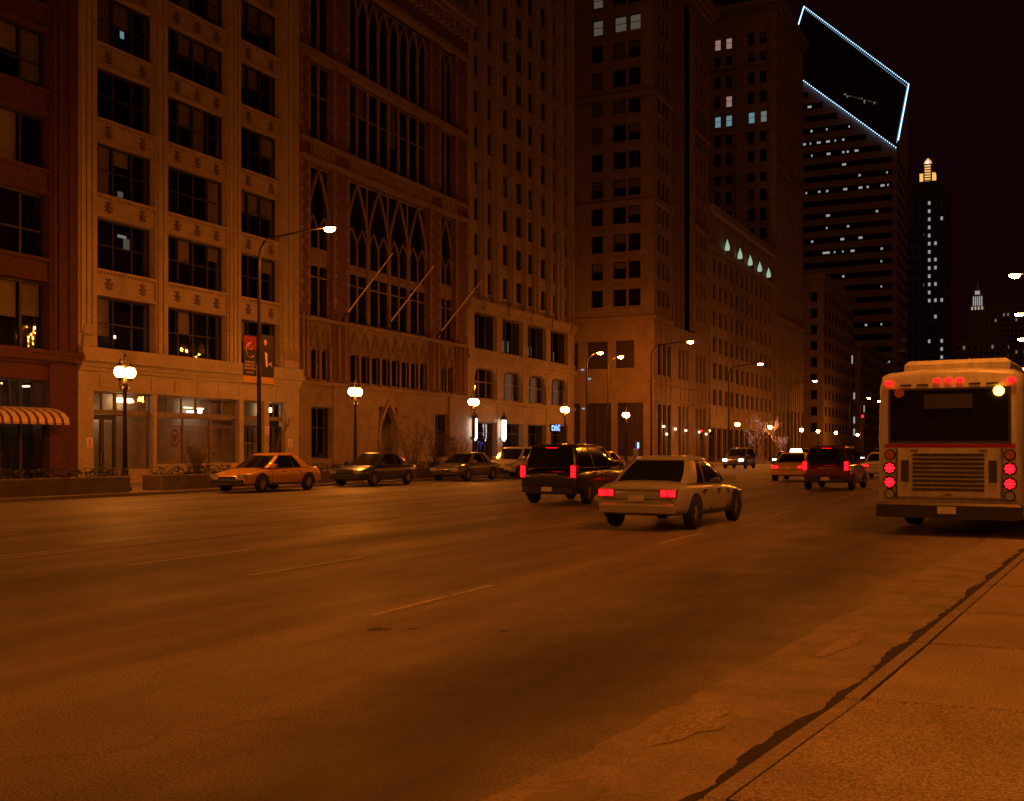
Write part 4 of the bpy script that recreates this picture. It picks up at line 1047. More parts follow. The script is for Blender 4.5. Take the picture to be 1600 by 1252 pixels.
# ---- tower with slanted diamond roof outlined in lamps
X0, X1, YA, YB = -87.5, -46.2, 430.0, 468.0
zBL, zBR, zTL, zTR = 150.5, 114.0, 188.5, 149.5
ct = thing('diamond_tower', 'tall banded tower whose slanted diamond roof is outlined in white lights', 'tower', ((X0+X1)/2, YA, 0))
m = MB(); m.v = [(X0, YA, 0), (X1, YA, 0), (X1, YB, 0), (X0, YB, 0), (X0, YA, zBL), (X1, YA, zBR), (X1, YB, zTR), (X0, YB, zTL)]
m.f = [(0, 1, 5, 4), (1, 2, 6, 5), (2, 3, 7, 6), (3, 0, 4, 7)]; part('wall', m, M['tower_panel'], ct)
m = MB(); m.v = [(X0, YA, zBL), (X1, YA, zBR), (X1, YB, zTR), (X0, YB, zTL)]; m.f = [(0, 1, 2, 3)]
rf = part('slanted_roof', m, M['car_glass'], ct)
rl = random.Random(5)
z = 10.0; k = 0
def front_top(x): return zBL+(zBR-zBL)*(x-X0)/(X1-X0)
while z < 146:
    xe = X1-1.6
    if z+3 > zBR: xe = min(xe, X0+(z+4.5-zBL)/(zBR-zBL)*(X1-X0))
    if xe > X0+2:
        bnd = part('window_band', MB().box(X0+1, xe, YA-0.15, YA-0.01, z, z+2.1), M['car_glass'], ct)
        if z > 30:
            for q in range(rl.choice((0, 1, 2, 4, 6, 8))):
                cx = rl.uniform(-84, -48) if q % 3 else rl.choice((-60, -52, -66, -72))
                if cx < xe-1: part('lit_window', MB().box(cx, cx+rl.choice((0.5, 0.8, 1.4)), YA-0.25, YA-0.16, z+0.5, z+1.3), M['lit_office'], bnd)
    if z < zBR-4: part('window_band', MB().box(X1+0.01, X1+0.15, YA+2, YB-1, z, z+2.1), M['car_glass'], ct)
    z += 4.75; k += 1
def light_line(a, b, n, r_=0.16):
    m = MB()
    for i in range(n):
        p = Vector(a).lerp(Vector(b), (i+0.5)/n); m.box(p.x-r_, p.x+r_, p.y-r_, p.y+r_, p.z-r_, p.z+r_)
    o = part('roof_light_string', m, M['led_blue'], ct); return o
BL, BR, TR, TL = (X0, YA-0.5, zBL+0.5), (X1, YA-0.5, zBR+0.5), (X1+0.5, YB, zTR+0.5), (X0, YB, zTL+0.5)
light_line(TL, TR, 62); light_line(BL, BR, 56)
part('roof_light_tube', MB().tube([TL, tuple(Vector(TL).lerp(Vector(BL), 0.97))], 0.2, 5), M['led_blue'], ct)
part('roof_light_tube', MB().tube([TR, tuple(Vector(TR).lerp(Vector(BR), 0.88))], 0.2, 5), M['led_blue'], ct)
for k in range(14): part('roof_window', MB().box(-66+k*0.9+rl.uniform(0, .4), -65.5+k*0.9+rl.uniform(0, .4), YA+3, YA+3.3, 136.8+rl.uniform(0, 2)-k*0.35, 138.2-k*0.35), M['lit_room'], rf)

# ---- gold-topped dark tower
gt = thing('gold_top_tower', 'slim dark tower with a glowing gold crown', 'tower', (-49, 600, 0))
part('wall', MB().box(-57, -40.6, 600, 625, 0, 138), M['dark_stone'], gt)
part('setback', MB().box(-54.5, -44.5, 602, 620, 138, 141), M['dark_stone'], gt)
cr = part('crown', MB().box(-51.9, -47.6, 604, 612, 141, 150.5), M['dark_stone'], gt)
part('crown_wing', MB().box(-53.6, -52.0, 603.6, 610, 138.5, 145.5), M['gold_light'], cr); part('crown_wing', MB().box(-47.5, -46.0, 603.6, 610, 138.5, 145.5), M['gold_light'], cr)
for k in range(8): part('gold_band', MB().box(-51.2, -48.3, 603.8, 603.98, 139.5+k*1.35, 140.2+k*1.35), M['gold_light'], cr)
part('crown_cap', MB().lathe([(2.2, 0), (1.6, 1.6), (0.4, 3.0)], -49.75, 606, 150.5, 8), M['gold_light'], cr)
part('beacon', MB().lathe([(0.2, 0), (0.6, 0.4), (0.2, 0.9)], -49.75, 603.4, 150.6, 6), M['head_white'], cr)
for i in range(22):
    z = 40+i*4.2
    for j, x in enumerate((-55, -51.8, -48.6, -45.6, -42.6)):
        lit = (j == 2 and i > 8) or (j == 3 and i in (9, 11, 13, 14, 16)) or (j == 4 and i in (2, 3, 4, 9, 19)) or rl.random() < 0.05
        part('window', MB().box(x-0.55, x+0.55, 599.8, 599.99, z, z+1.7), M['lit_office' if lit else 'car_glass'], gt)
# ---- white lit spire
wt = thing('lit_spire_tower', 'distant white floodlit tower top with stepped crown and thin spire', 'tower', (-38.6, 900, 0))
part('shaft', MB().box(-44.5, -32.8, 900, 912, 0, 108), M['brownstone'], wt)
for x0, x1, z0, z1 in ((-43.2, -34.0, 108, 111), (-42.2, -35.0, 111, 119), (-40.9, -36.3, 119.5, 123.5), (-39.8, -37.4, 123.5, 126)):
    part('stage', MB().box(x0, x1, 901, 910, z0, z1), M['pale_stone'], wt)
for k in range(5): part('lit_column', MB().box(-41.7+k*1.45, -41.0+k*1.45, 900.7, 900.98, 111.4, 118.5), M['lit_office'], wt)
for k in range(4): part('lit_arch', MB().box(-42.8+k*2.35, -41.8+k*2.35, 900.7, 900.98, 108.4, 110.6), M['lit_warm' if k % 2 else 'green_white'], wt)
part('lit_stage', MB().box(-40.2, -37.0, 900.7, 900.98, 120, 122.6), M['lit_office'], wt)
part('spire', MB().lathe([(0.8, 0), (0.5, 1.5), (0.15, 7)], -38.6, 903, 126, 6), M['pale_stone'], wt)

# ================================================================== STREET FURNITURE
def text_on(name, body, size, y, z, x, m, parent):
    cu = bpy.data.curves.new(name, 'FONT'); cu.body = body; cu.size = size; cu.align_x = 'CENTER'; cu.extrude = 0.001
    o = bpy.data.objects.new('tmp', cu); C.objects.link(o)
    dg = bpy.context.evaluated_depsgraph_get(); me = bpy.data.meshes.new_from_object(o.evaluated_get(dg))
    bpy.data.objects.remove(o)
    me.transform(Matrix.Rotation(R(90), 4, 'Z') @ Matrix.Rotation(R(90), 4, 'X'))
    me.materials.clear(); me.materials.append(m)
    return put(name, me, None, parent, (x, y, z))

def banner(y0, y1, z0, z1, label, left):
    x = -29.2; t = thing('banner', label, 'banner', (x, (y0+y1)/2, z0), 'banners on the street light pole')
    zz = z0+0.28
    part('cloth', MB().box(x-0.008, x+0.008, y0, y1, zz, z1), M['banner_dark'], t)
    part('gold_strip', MB().box(x-0.008, x+0.008, y0, y1, z0, zz-0.002), M['banner_gold'], t)
    pa, pb = (y0, 36.36) if left else (36.54, y1)
    part('rod', MB().tube([(x, pa, z1+0.02), (x, pb, z1+0.02)], 0.015, 5), M['iron'], t); part('rod', MB().tube([(x, pa, z0-0.02), (x, pb, z0-0.02)], 0.015, 5), M['iron'], t)
    c = (y0+y1)/2
    if left:
        part('red_panel', MB().box(x+0.0085, x+0.011, y0+0.01, y1-0.01, z1-0.55, z1-0.005), M['banner_red'], t)
        pts = []
        for k in range(34):
            a = k*0.3; r_ = 0.03+0.012*k if k < 18 else 0.24
            if k < 22: pts.append((x+0.02, c-0.02+ (0.02+0.0072*k)*math.cos(a), z1-0.42+(0.02+0.0072*k)*math.sin(a)))
        pts2 = [(x+0.02, c+0.02+0.27*math.cos(a), z1-0.58+0.3*math.sin(a)) for a in [math.pi*0.45+0.2*k for k in range(21)]]
        part('swirl_logo', MB().tube(pts, 0.013, 4).tube(pts2, 0.017, 4), M['banner_ink'], t)
        for k, w in enumerate(('CHICAGO', 'SYMPHONY', 'ORCHESTRA')): text_on('lettering', w, 0.13, c, z1-1.12-0.13*k, x+0.01, M['banner_ink'], t)
        text_on('lettering', 'CSO.ORG', 0.11, c, zz+0.1, x+0.01, M['banner_ink'], t)
    else:
        part('figure_head', MB().prism([(c-0.16+0.09*math.cos(k*0.63), z1-0.3+0.13*math.sin(k*0.63)) for k in range(10)], 'x', x+0.009, x+0.012), M['banner_gold'], t)
        part('figure_body', MB().prism([(c-0.2, z1-0.7), (c-0.05, z1-0.75), (c+0.0, z1-1.3), (c-0.12, z1-1.34)], 'x', x+0.009, x+0.012), M['banner_ink'], t)
        part('figure_arm', MB().prism([(c+0.05, z1-1.22), (c+0.22, z1-1.1), (c+0.3, z1-1.3), (c+0.26, z1-1.31), (c+0.2, z1-1.18), (c+0.08, z1-1.26)], 'x', x+0.009, x+0.012), M['banner_ink'], t)
banner(35.43, 36.27, 4.38, 6.3, 'dark banner with red panel, pale swirl logo and gold bottom strip', True)
banner(36.6, 37.42, 4.38, 6.42, 'dark banner with a standing figure and gold bottom strip', False)

def branchy(seed, h, spread, levels, r0, base, nb=4, lean=0.5):
    r = random.Random(seed); tr = MB(); br = MB()
    tips = []
    def grow(p, d, l, rad, lv, mb):
        pts = [p]; q = Vector(p); dd = Vector(d)
        for _ in range(4):
            dd = (dd+Vector((r.uniform(-.16, .16), r.uniform(-.16, .16), r.uniform(-.02, .14)))).normalized(); q = q+dd*(l/4); pts.append(q.copy())
        mb.tube(pts, [rad*(1-0.5*i/4) for i in range(5)], 5 if lv < 2 else 3, False); tips.extend(pts[1:])
        if lv < levels:
            for k in range(nb if lv else nb+1):
                t = r.uniform(0.35, 1.0); pi = pts[0].lerp(pts[-1], t) if t < 1 else pts[-1]
                pi = pts[min(4, int(t*4))]
                a = r.uniform(0, 6.28); s = lean*r.uniform(0.7, 1.3)
                nd = (dd+Vector((math.cos(a)*s*spread, math.sin(a)*s*spread, r.uniform(0.0, 0.35)))).normalized()
                grow(pi, nd, l*r.uniform(0.5, 0.72), rad*0.5, lv+1, br)
    grow(Vector(base), Vector((0, 0, 1)), h*0.42, r0, 0, tr)
    return tr, br, tips
# two bare trees strung with small lights
for k, (yy, hh, lb) in enumerate(((128.5, 8.6, 'taller bare tree strung with small pinkish white lights'), (137.0, 7.6, 'shorter bare tree strung with small pinkish white lights'))):
    t = thing('lit_tree', lb, 'tree', (-26.6-2.2, yy, 0.12), 'bare trees strung with lights')
    a, b, tips = branchy(31+k, hh, 1.9, 3, 0.13, (-28.8, yy, 0.1))
    part('trunk', a, M['bark_pale'], t); part('crown', b, M['bark_pale'], t)
    m = MB()
    for p in tips[::3]: m.box(p.x-0.03, p.x+0.03, p.y-0.03, p.y+0.03, p.z-0.03, p.z+0.03)
    M.setdefault('pink_light', emit('pinkish_light', (1.0, 0.42, 0.33), 0.7))
    o = part('light_string', m, M['pink_light'], t); o['kind'] = 'stuff'
# thin leafless street tree by the banner pole and leafless shrubs in the long planter
t = thing('street_tree', 'thin leafless street tree before the right doorway of the cream building', 'tree', (-32.5, 41.6, 0.12))
a, b, _ = branchy(5, 5.2, 0.8, 3, 0.05, (-32.5, 41.6, 0.1)); part('trunk', a, M['bark'], t); part('crown', b, M['bark'], t)
def shrub(x, y, h, seed, label, nst=16):
    t = thing('bare_shrub', label, 'shrub', (x, y, 0.6), 'leafless shrubs in the planters'); r = random.Random(seed); st = MB(); tw = MB()
    for k in range(nst):
        a = r.uniform(0, 6.28); p = Vector((x+r.uniform(-.15, .15), y+r.uniform(-.3, .3), 0.58)); d = Vector((math.cos(a)*0.3, math.sin(a)*0.5, 1)).normalized()
        pts = [p]
        for i in range(5): d = (d+Vector((r.uniform(-.15, .15), r.uniform(-.15, .15), 0))).normalized(); p = p+d*(h/5)*r.uniform(.7, 1.1); pts.append(p.copy())
        st.tube(pts, [0.022-0.003*i for i in range(6)], 4, False)
        for q in pts[2:]:
            for _ in range(5):
                e = q+Vector((r.uniform(-.3, .3), r.uniform(-.3, .3), r.uniform(.05, .4))); tw.tube([q, q.lerp(e, .5)+Vector((0, 0, .04)), e], [0.008, 0.006, 0.003], 3, False)
    part('stems', st, M['bark'], t); part('twigs', tw, M['bark'], t)
for i, (yy, hh, lb) in enumerate(((46.2, 2.2, 'leafless shrub at the end of the long planter nearer the cream building'), (48.6, 2.7, 'tallest leafless shrub in the long planter before the Gothic building'), (51.0, 2.0, 'leafless shrub in the long planter just past the tallest one'), (53.6, 1.8, 'leafless shrub at the end of the long planter by the pointed doorway'), (32.5, 1.0, 'low leafless shrub in the planter before the cream building doors'))):
    shrub(-29.05, yy, hh, 60+i, lb)

def signal(x, y, z, label):
    t = thing('traffic_signal', label, 'traffic light', (x, y, 0.12), 'traffic signals showing red')
    part('pole', MB().tube([(x, y, 0.12), (x, y, z+0.2)], 0.07, 8), M['iron'], t)
    part('base', MB().lathe([(0.18, 0), (0.18, 0.2), (0.1, 0.5)], x, y, 0.12, 8), M['iron'], t)
    h = part('housing', MB().bbox(x-0.17, x+0.17, y-0.3, y-0.08, z-0.95, z+0.12, 0.03), M['iron'], t)
    for k in range(3):
        c = MB(); zz = z-0.08-k*0.33
        c.prism([(x+0.11*math.cos(q*0.6283), zz+0.11*math.sin(q*0.6283)) for q in range(10)], 'y', y-0.33, y-0.302)
        part('lens', c, M['stop_red'] if k == 0 else M['trim'], h)
        c = MB(); [c.box(x+0.125*math.cos(q*0.314)-0.012, x+0.125*math.cos(q*0.314)+0.012, y-0.45, y-0.302, zz+0.125*math.sin(q*0.314), zz+0.125*math.sin(q*0.314)+0.02) for q in range(11)]
        part('visor', c, M['iron'], h)
signal(-30.5, 108.6, 3.6, 'red traffic signal at the far corner of the side street')
signal(-14.8, 109.0, 4.9, 'red traffic signal standing on the avenue centre line')
t = thing('pay_box', 'parking pay box with a small blue light', 'parking meter', (-29.3, 84.6, 0.12))
part('cabinet', MB().bbox(-29.5, -29.15, 84.4, 84.8, 0.12, 1.7, 0.05), M['steel'], t); part('blue_panel', MB().box(-29.14, -29.12, 84.42, 84.78, 1.72, 2.2), M['blue_light'], t); part('sign_post', MB().box(-29.36, -29.3, 84.57, 84.63, 1.7, 2.25), M['steel'], t)

# ================================================================== VEHICLES
def loft(sections, cap=True):
    m = MB(); k = len(sections[0])
    for s in sections: m.v += [tuple(p) for p in s]
    for i in range(len(sections)-1):
        for j in range(k):
            a, b = i*k+j, i*k+(j+1) % k; m.f.append((a, b, b+k, a+k))
    if cap: m.f.append(tuple(range(k))[::-1]); m.f.append(tuple(range((len(sections)-1)*k, len(sections)*k)))
    m.smooth = True
    return m
def subsurf(o, n=2):
    md = o.modifiers.new('subdivision', 'SUBSURF'); md.levels = n; md.render_levels = n; return o

WHEEL = None
def wheel_meshes():
    t = MB(); n = 20
    prof = [(0.19, -0.1), (0.29, -0.105), (0.32, -0.07), (0.325, 0.07), (0.29, 0.105), (0.19, 0.1)]
    for (r_, x) in prof:
        for k in range(n): a = 2*math.pi*k/n; t.v.append((x, r_*math.cos(a), r_*math.sin(a)))
    for i in range(5):
        for k in range(n): j = (k+1) % n; t.f.append((i*n+k, i*n+j, (i+1)*n+j, (i+1)*n+k))
    t.smooth = True; tm = t.mesh('tyre', False)[0]; tm.materials.append(M['rubber'])
    rm = MB()
    for sx in (-1, 1):
        rm.prism([(0.2*math.cos(2*math.pi*k/16), 0.2*math.sin(2*math.pi*k/16)) for k in range(16)], 'x', sx*0.05, sx*0.07)
        for k in range(5):
            a = 2*math.pi*k/5; c, s = math.cos(a), math.sin(a)
            rm.prism([(0.05*c-0.03*s, 0.05*s+0.03*c), (0.19*c-0.025*s, 0.19*s+0.025*c), (0.19*c+0.025*s, 0.19*s-0.025*c), (0.05*c+0.03*s, 0.05*s-0.03*c)], 'x', sx*0.071, sx*0.092)
    rmm = rm.mesh('rim', False)[0]; rmm.materials.append(M['alloy'])
    return tm, rmm
TYRE, RIM = wheel_meshes()

def car_proto(paint, kind='sedan', lights='tail', taxi=False):
    t = thing('parked_car', 'x', 'car', (0, 0, 0))
    suv = kind == 'suv'
    P = M[paint]
    belt = 1.12 if suv else 0.96
    # stations: y, half width, bottom, top, shoulder
    st = ([(-2.33, .76, .42, .80), (-2.30, .86, .34, .92), (-2.18, .91, .30, 1.02), (-1.6, .93, .28, 1.08), (-0.6, .93, .27, 1.1), (0.6, .93, .27, 1.1), (1.05, .93, .27, 1.08), (1.7, .91, .28, 1.02), (2.1, .88, .3, .92), (2.27, .8, .34, .78), (2.33, .7, .42, .68)] if suv else
          [(-2.36, .74, .42, .74), (-2.33, .84, .34, .86), (-2.2, .89, .29, .95), (-1.75, .905, .26, .98), (-0.8, .91, .24, .95), (0.6, .91, .24, .93), (1.0, .905, .24, .92), (1.6, .89, .25, .85), (2.1, .85, .27, .75), (2.3, .77, .32, .66), (2.36, .66, .4, .58)])
    secs = []
    for (y, w, zb, zt) in st:
        h = zt-zb
        half = [(w*.8, zb), (w*.96, zb+h*.08), (w, zb+h*.35), (w*.995, zb+h*.62), (w*.955, zb+h*.86), (w*.84, zb+h*.97), (w*.4, zt+.012)]
        secs.append([(x, y, z) for x, z in half]+[(-x, y, z) for x, z in half[::-1]])
    body = subsurf(part('body', loft(secs), P, t), 2)
    # greenhouse: rounded glass band, painted roof and pillars on it
    if suv: B_ = (.83, -2.2, 1.15); T_ = (.68, -2.0, 0.28); zr = 1.70; rc = .16
    else: B_ = (.80, -1.78, 1.12); T_ = (.585, -0.98, 0.2); zr = 1.41; rc = .2
    zb = belt-0.06
    def gring(t, k=1.0, dz=0.0, sc=1.0):
        w = B_[0]+(T_[0]-B_[0])*t+0.035*math.sin(t*math.pi); y0 = B_[1]+(T_[1]-B_[1])*t; y1 = B_[2]+(T_[2]-B_[2])*t
        cy = (y0+y1)/2; w *= sc; y0, y1 = cy+(y0-cy)*sc, cy+(y1-cy)*sc; r_ = rc*(1-.3*t)*sc; z = zb+(zr-zb)*t+dz
        p = [(w, y0+r_+(y1-y0-2*r_)*i/5) for i in range(6)]
        p += [(w-r_+r_*math.cos(a), y1-r_+r_*math.sin(a)) for a in (R(22), R(45), R(68))]
        p += [((w-r_)*(1-2*i/3), y1+0.07*(1-(1-2*i/3)**2)) for i in range(4)]
        p += [(-w+r_-r_*math.sin(a), y1-r_+r_*math.cos(a)) for a in (R(22), R(45), R(68))]
        p += [(-w, y1-r_-(y1-y0-2*r_)*i/5) for i in range(6)]
        p += [(-w+r_-r_*math.cos(a), y0+r_-r_*math.sin(a)) for a in (R(22), R(45), R(68))]
        p += [(-(w-r_)*(1-2*i/3), y0-0.05*(1-(1-2*i/3)**2)) for i in range(4)]
        p += [(w-r_+r_*math.sin(a), y0+r_-r_*math.cos(a)) for a in (R(22), R(45), R(68))]
        return [(x*k, cy+(y-cy)*(1+(k-1)*.6), z) for x, y in p]
    TS = (0, .25, .5, .75, 1.0)
    def gstrip(nm, idx, m, k=1.0, ts=TS):
        g = MB(); n = len(idx)
        for t_ in ts:
            rr = gring(t_, k); g.v += [rr[q] for q in idx]
        for a in range(len(ts)-1):
            for b in range(n-1): g.f.append((a*n+b, a*n+b+1, (a+1)*n+b+1, (a+1)*n+b))
        g.smooth = True; return part(nm, g, m, t)
    gstrip('windscreen', list(range(8, 14)), M['car_glass']); gstrip('rear_window', list(range(24, 30)), M['car_glass'])
    gstrip('side_window', [0, 1, 2, 3, 4, 5, 6], M['car_glass']); gstrip('side_window', [15, 16, 17, 18, 19, 20, 21, 22], M['car_glass'])
    for idx in ([5, 6, 7, 8], [13, 14, 15, 16], [20, 21, 22, 23, 24] if not suv else [21, 22, 23, 24], [29, 30, 31, 0, 1] if not suv else [29, 30, 31, 0]): gstrip('pillar', idx, P, 1.008)
    for s in (-1, 1):
        g = MB(); q = 2 if s > 0 else 19
        for t_ in TS:
            x, y, z = gring(t_, 1.009)[q]; g.v += [(x, y-.045, z), (x, y+.045, z)]
        for a in range(4): g.f.append((2*a, 2*a+1, 2*a+3, 2*a+2))
        part('pillar', g, M['trim'], t)
    bz = gring(0.02, 1.01); part('window_trim', MB().tube(bz+[bz[0], bz[1]], .014, 5), M['trim'], t)
    rsec = [gring(.93, 1.008), gring(1.0, 1.012), gring(1.0, 1, .03, .96), gring(1.0, 1, .055, .8), gring(1.0, 1, .066, .45), gring(1.0, 1, .068, .1)]
    part('roof', loft(rsec), P, t)
    roof = [(T_[1], T_[0]), (T_[2], T_[0])]
    for s in (-1, 1):
        for yy in ((-1.02, -.33, .82) if not suv else (-1.1, -.35, .85)): part('door_seam', MB().box(s*.8, s*(.903 if not suv else .925), yy-.008, yy+.008, .36, .74 if not suv else .88), M['trim'], t)
        part('sill_trim', MB().box(s*.8, s*(.9 if not suv else .93), -1.0, 1.0, .27, .34), M['trim'], t)
    part('boot_trim', MB().box(-.49, .49, -2.374, -2.3, .795, .82) if not suv else MB().box(-.3, .3, -2.352, -2.3, .86, .9), M['alloy'], t)
    part('boot_seam', MB().box(-.72, .72, -2.372, -2.3, .615, .628), M['trim'], t)
    for sy in (-1.42, 1.42):
        for s in (-1, 1):
            ar = MB(); n = 14
            for q in range(n):
                a0, a1 = math.pi*(-0.08+1.16*q/n), math.pi*(-0.08+1.16*(q+1)/n)
                ar.prism([(sy+.315*math.cos(a0), .33+.315*math.sin(a0)), (sy+.4*math.cos(a0), .33+.4*math.sin(a0)), (sy+.4*math.cos(a1), .33+.4*math.sin(a1)), (sy+.315*math.cos(a1), .33+.315*math.sin(a1))], 'x', s*.85, s*(.925 if not suv else .945))
            part('wheel_arch', ar, M['trim'], t)
            wh = put('wheel', MB().prism([(.06*math.cos(k*.785), .06*math.sin(k*.785)) for k in range(8)], 'x', -.1, .1).mesh('hub', False)[0], M['alloy'], t, (s*(.83 if not suv else .85), sy, .33))
            put('tyre', TYRE, None, wh, WL[wh]); put('rim', RIM, None, wh, WL[wh])
    tl = M['tail_red'] if lights == 'tail' else M['lamp_off']; hl = M['head_white'] if lights == 'head' else M['head_off']
    for s in (-1, 1):
        o_ = None
        if suv: o_ = part('tail_light', MB().prism([(s*.66, -2.36), (s*.88, -2.3), (s*.93, -2.14), (s*.9, -2.12), (s*.66, -2.26)], 'z', .86, 1.3) if False else MB().box(s*.7, s*.88, -2.345, -2.15, .78, 1.16), M['lamp_off'], t)
        else: o_ = part('tail_light', MB().box(s*.48, s*.82, -2.375, -2.15, .67, .82), M['lamp_off'], t)
        if lights == 'tail':
            for a_, b_, c_, d_ in (((.72, .86, .81, .96), (.72, .86, .98, 1.13)) if suv else ((.5, .63, .685, .805), (.65, .8, .685, .805))): part('bulb_lens', MB().box(s*a_, s*b_, -2.352 if suv else -2.382, -2.346 if suv else -2.376, c_, d_), tl, o_)
        if suv: part('headlight', MB().box(s*.5, s*.84, 2.05, 2.335, .66, .82), hl, t)
        else: part('headlight', MB().box(s*.46, s*.8, 2.05, 2.355, .56, .68), hl, t)
        part('mirror', MB().bbox(s*.93-.1, s*.93+.1, .72, .9, zb+.02, zb+.17, .03), P, t)
        for y0 in (-.42, .55): part('door_handle', MB().box(s*.905, s*.945, y0-.5, y0-.32, belt-.2, belt-.17), M['trim'], t)
    part('rear_bumper', MB().bbox(-.78, .78, -2.41, -2.2, .36, .55, .05), M['trim'] if suv else P, t)
    part('front_bumper', MB().bbox(-.72, .72, 2.2, 2.42, .34, .5, .03), M['trim'], t)
    part('licence_plate', MB().box(-.16, .16, -2.425 if not suv else -2.44, -2.40 if not suv else -2.421, .58 if not suv else .4, .7 if not suv else .53), M['plate'], t)
    part('grille', MB().box(-.4, .4, 2.3, 2.37, .5, .6), M['trim'], t)
    if lights == 'tail': part('stop_lamp', MB().box(-.18, .18, roof[0][0]-.06, roof[0][0]-.02, zr-.06, zr-.03), tl, t)
    if taxi: part('roof_sign', MB().prism([(-.3, zr+.06), (.3, zr+.06), (.24, zr+.24), (-.24, zr+.24)], 'y', -.42, -.2), M['warm_lamp'], t)
    return t

PROTOS = {}
def car(x, y, yaw, paint, kind, lights, label, group, name='parked_car', taxi=False):
    key = (paint, kind, lights, taxi)
    if key not in PROTOS: PROTOS[key] = o = car_proto(*key)
    else: o = copy_tree(PROTOS[key])
    o.name = name; o.location = (x, y, 0.006); o.rotation_euler = (0, 0, R(yaw)); o['label'] = label; o['group'] = group
    return o
GA = 'cars driving away with red tail lights'; GO = 'oncoming cars with white headlights'; GP = 'cars parked along the far kerb'
car(-6.95, 22.7, -2, 'silver', 'sedan', 'tail', 'silver sedan with red tail lights in the lane beside the bus', GA, 'moving_car')
car(-12.6, 31.0, 0, 'black', 'suv', 'tail', 'black sport utility car with tall red tail lights by the centre line', GA, 'moving_car')
car(-11.0, 57.0, 0, 'taxi', 'sedan', 'tail', 'yellow taxi with lit roof sign ahead of the black sport utility car', GA, 'taxi', True)
car(-7.3, 46.0, -1, 'maroon', 'suv', 'tail', 'maroon sport utility car ahead of the silver sedan', GA, 'moving_car')
car(-4.0, 52.0, 0, 'taxi', 'sedan', 'tail', 'yellow taxi with lit roof sign ahead of the bus', GA, 'taxi', True)
car(-7.6, 64.0, 0, 'white', 'sedan', 'tail', 'white sedan ahead of the maroon sport utility car', GA, 'moving_car')
car(-12.4, 76.0, 0, 'silver', 'sedan', 'tail', 'silver sedan stopped at the white line by the centre line', GA, 'moving_car')
car(-4.2, 78.0, 0, 'black', 'suv', 'tail', 'black sport utility car stopped at the white line in the kerb lane', GA, 'moving_car')
car(-8.4, 79.5, 0, 'maroon', 'suv', 'tail', 'maroon sport utility car stopped at the white line in the middle lane', GA, 'moving_car')
LANE = {-4: 'kerb lane', -8: 'middle lane', -12: 'centre line lane'}
NTH = ['first', 'second', 'third', 'fourth', 'fifth', 'sixth']
seen = {}
for k, (ln, y_) in enumerate(((-4, 112), (-8, 114), (-12, 112), (-8, 122), (-12, 121), (-4, 121), (-4, 131), (-8, 131), (-12, 132), (-8, 142), (-4, 145), (-12, 144), (-8, 156), (-4, 162), (-12, 160))):
    p_, kd = (('white', 'sedan'), ('black', 'suv'), ('silver', 'sedan'), ('maroon', 'suv'))[(k*7+k//3) % 4]
    n_ = seen[ln] = seen.get(ln, -1)+1
    car(ln-0.2+0.3*math.sin(k*3), y_, 0, p_, kd, 'tail', '%s %s with tail lights, %s past the side street in %s' % (p_, 'tall car' if kd == 'suv' else kd, NTH[n_], LANE[ln]), GA, 'moving_car')
# oncoming queue, waiting beyond the crossing
car(-22.6, 92.0, 180, 'grey', 'suv', 'head', 'grey sport utility car with bright headlights crossing the side street', GO, 'moving_car')
car(-22.8, 112.0, 180, 'navy', 'sedan', 'head', 'navy sedan with headlights, first in the oncoming kerb lane queue', GO, 'moving_car')
seen = {}
for k, (x_, y_, p_, kd) in enumerate(((-22.7, 121, 'grey', 'suv'), (-19.3, 116, 'navy', 'sedan'), (-22.6, 131, 'navy', 'sedan'), (-19.2, 128, 'grey', 'suv'), (-22.8, 143, 'grey', 'suv'), (-19.4, 140, 'navy', 'sedan'), (-19.2, 158, 'grey', 'suv'))):
    ln = 'kerb' if x_ < -21 else 'inner'; n_ = seen[ln] = seen.get(ln, -1)+1
    car(x_, y_, 180, p_, kd, 'head', '%s %s with white headlights, %s in the oncoming %s lane queue' % (p_, 'tall car' if kd == 'suv' else kd, NTH[n_+(1 if ln == 'kerb' else 0)], ln), GO, 'moving_car')
# parked along the far kerb, facing the camera side of the street
for (y_, p_, kd, tx, lb) in ((33.9, 'taxi', 'sedan', False, 'unlit yellow sedan parked by the banner pole'), (41.5, 'navy', 'sedan', False, 'navy sedan parked before the oval emblem shop window'), (50.2, 'grey', 'sedan', False, 'grey sedan parked before the leafless shrubs'),
                             (56.2, 'white', 'suv', False, 'white sport utility car parked before the pointed doorway'), (63.4, 'black', 'sedan', False, 'black sedan parked past the pointed doorway'), (70.2, 'taxi', 'sedan', False, 'unlit yellow sedan parked before the tall white lanterns')):
    car(KF+1.25, y_, 180, p_, kd, 'off', lb, GP, 'parked_car')

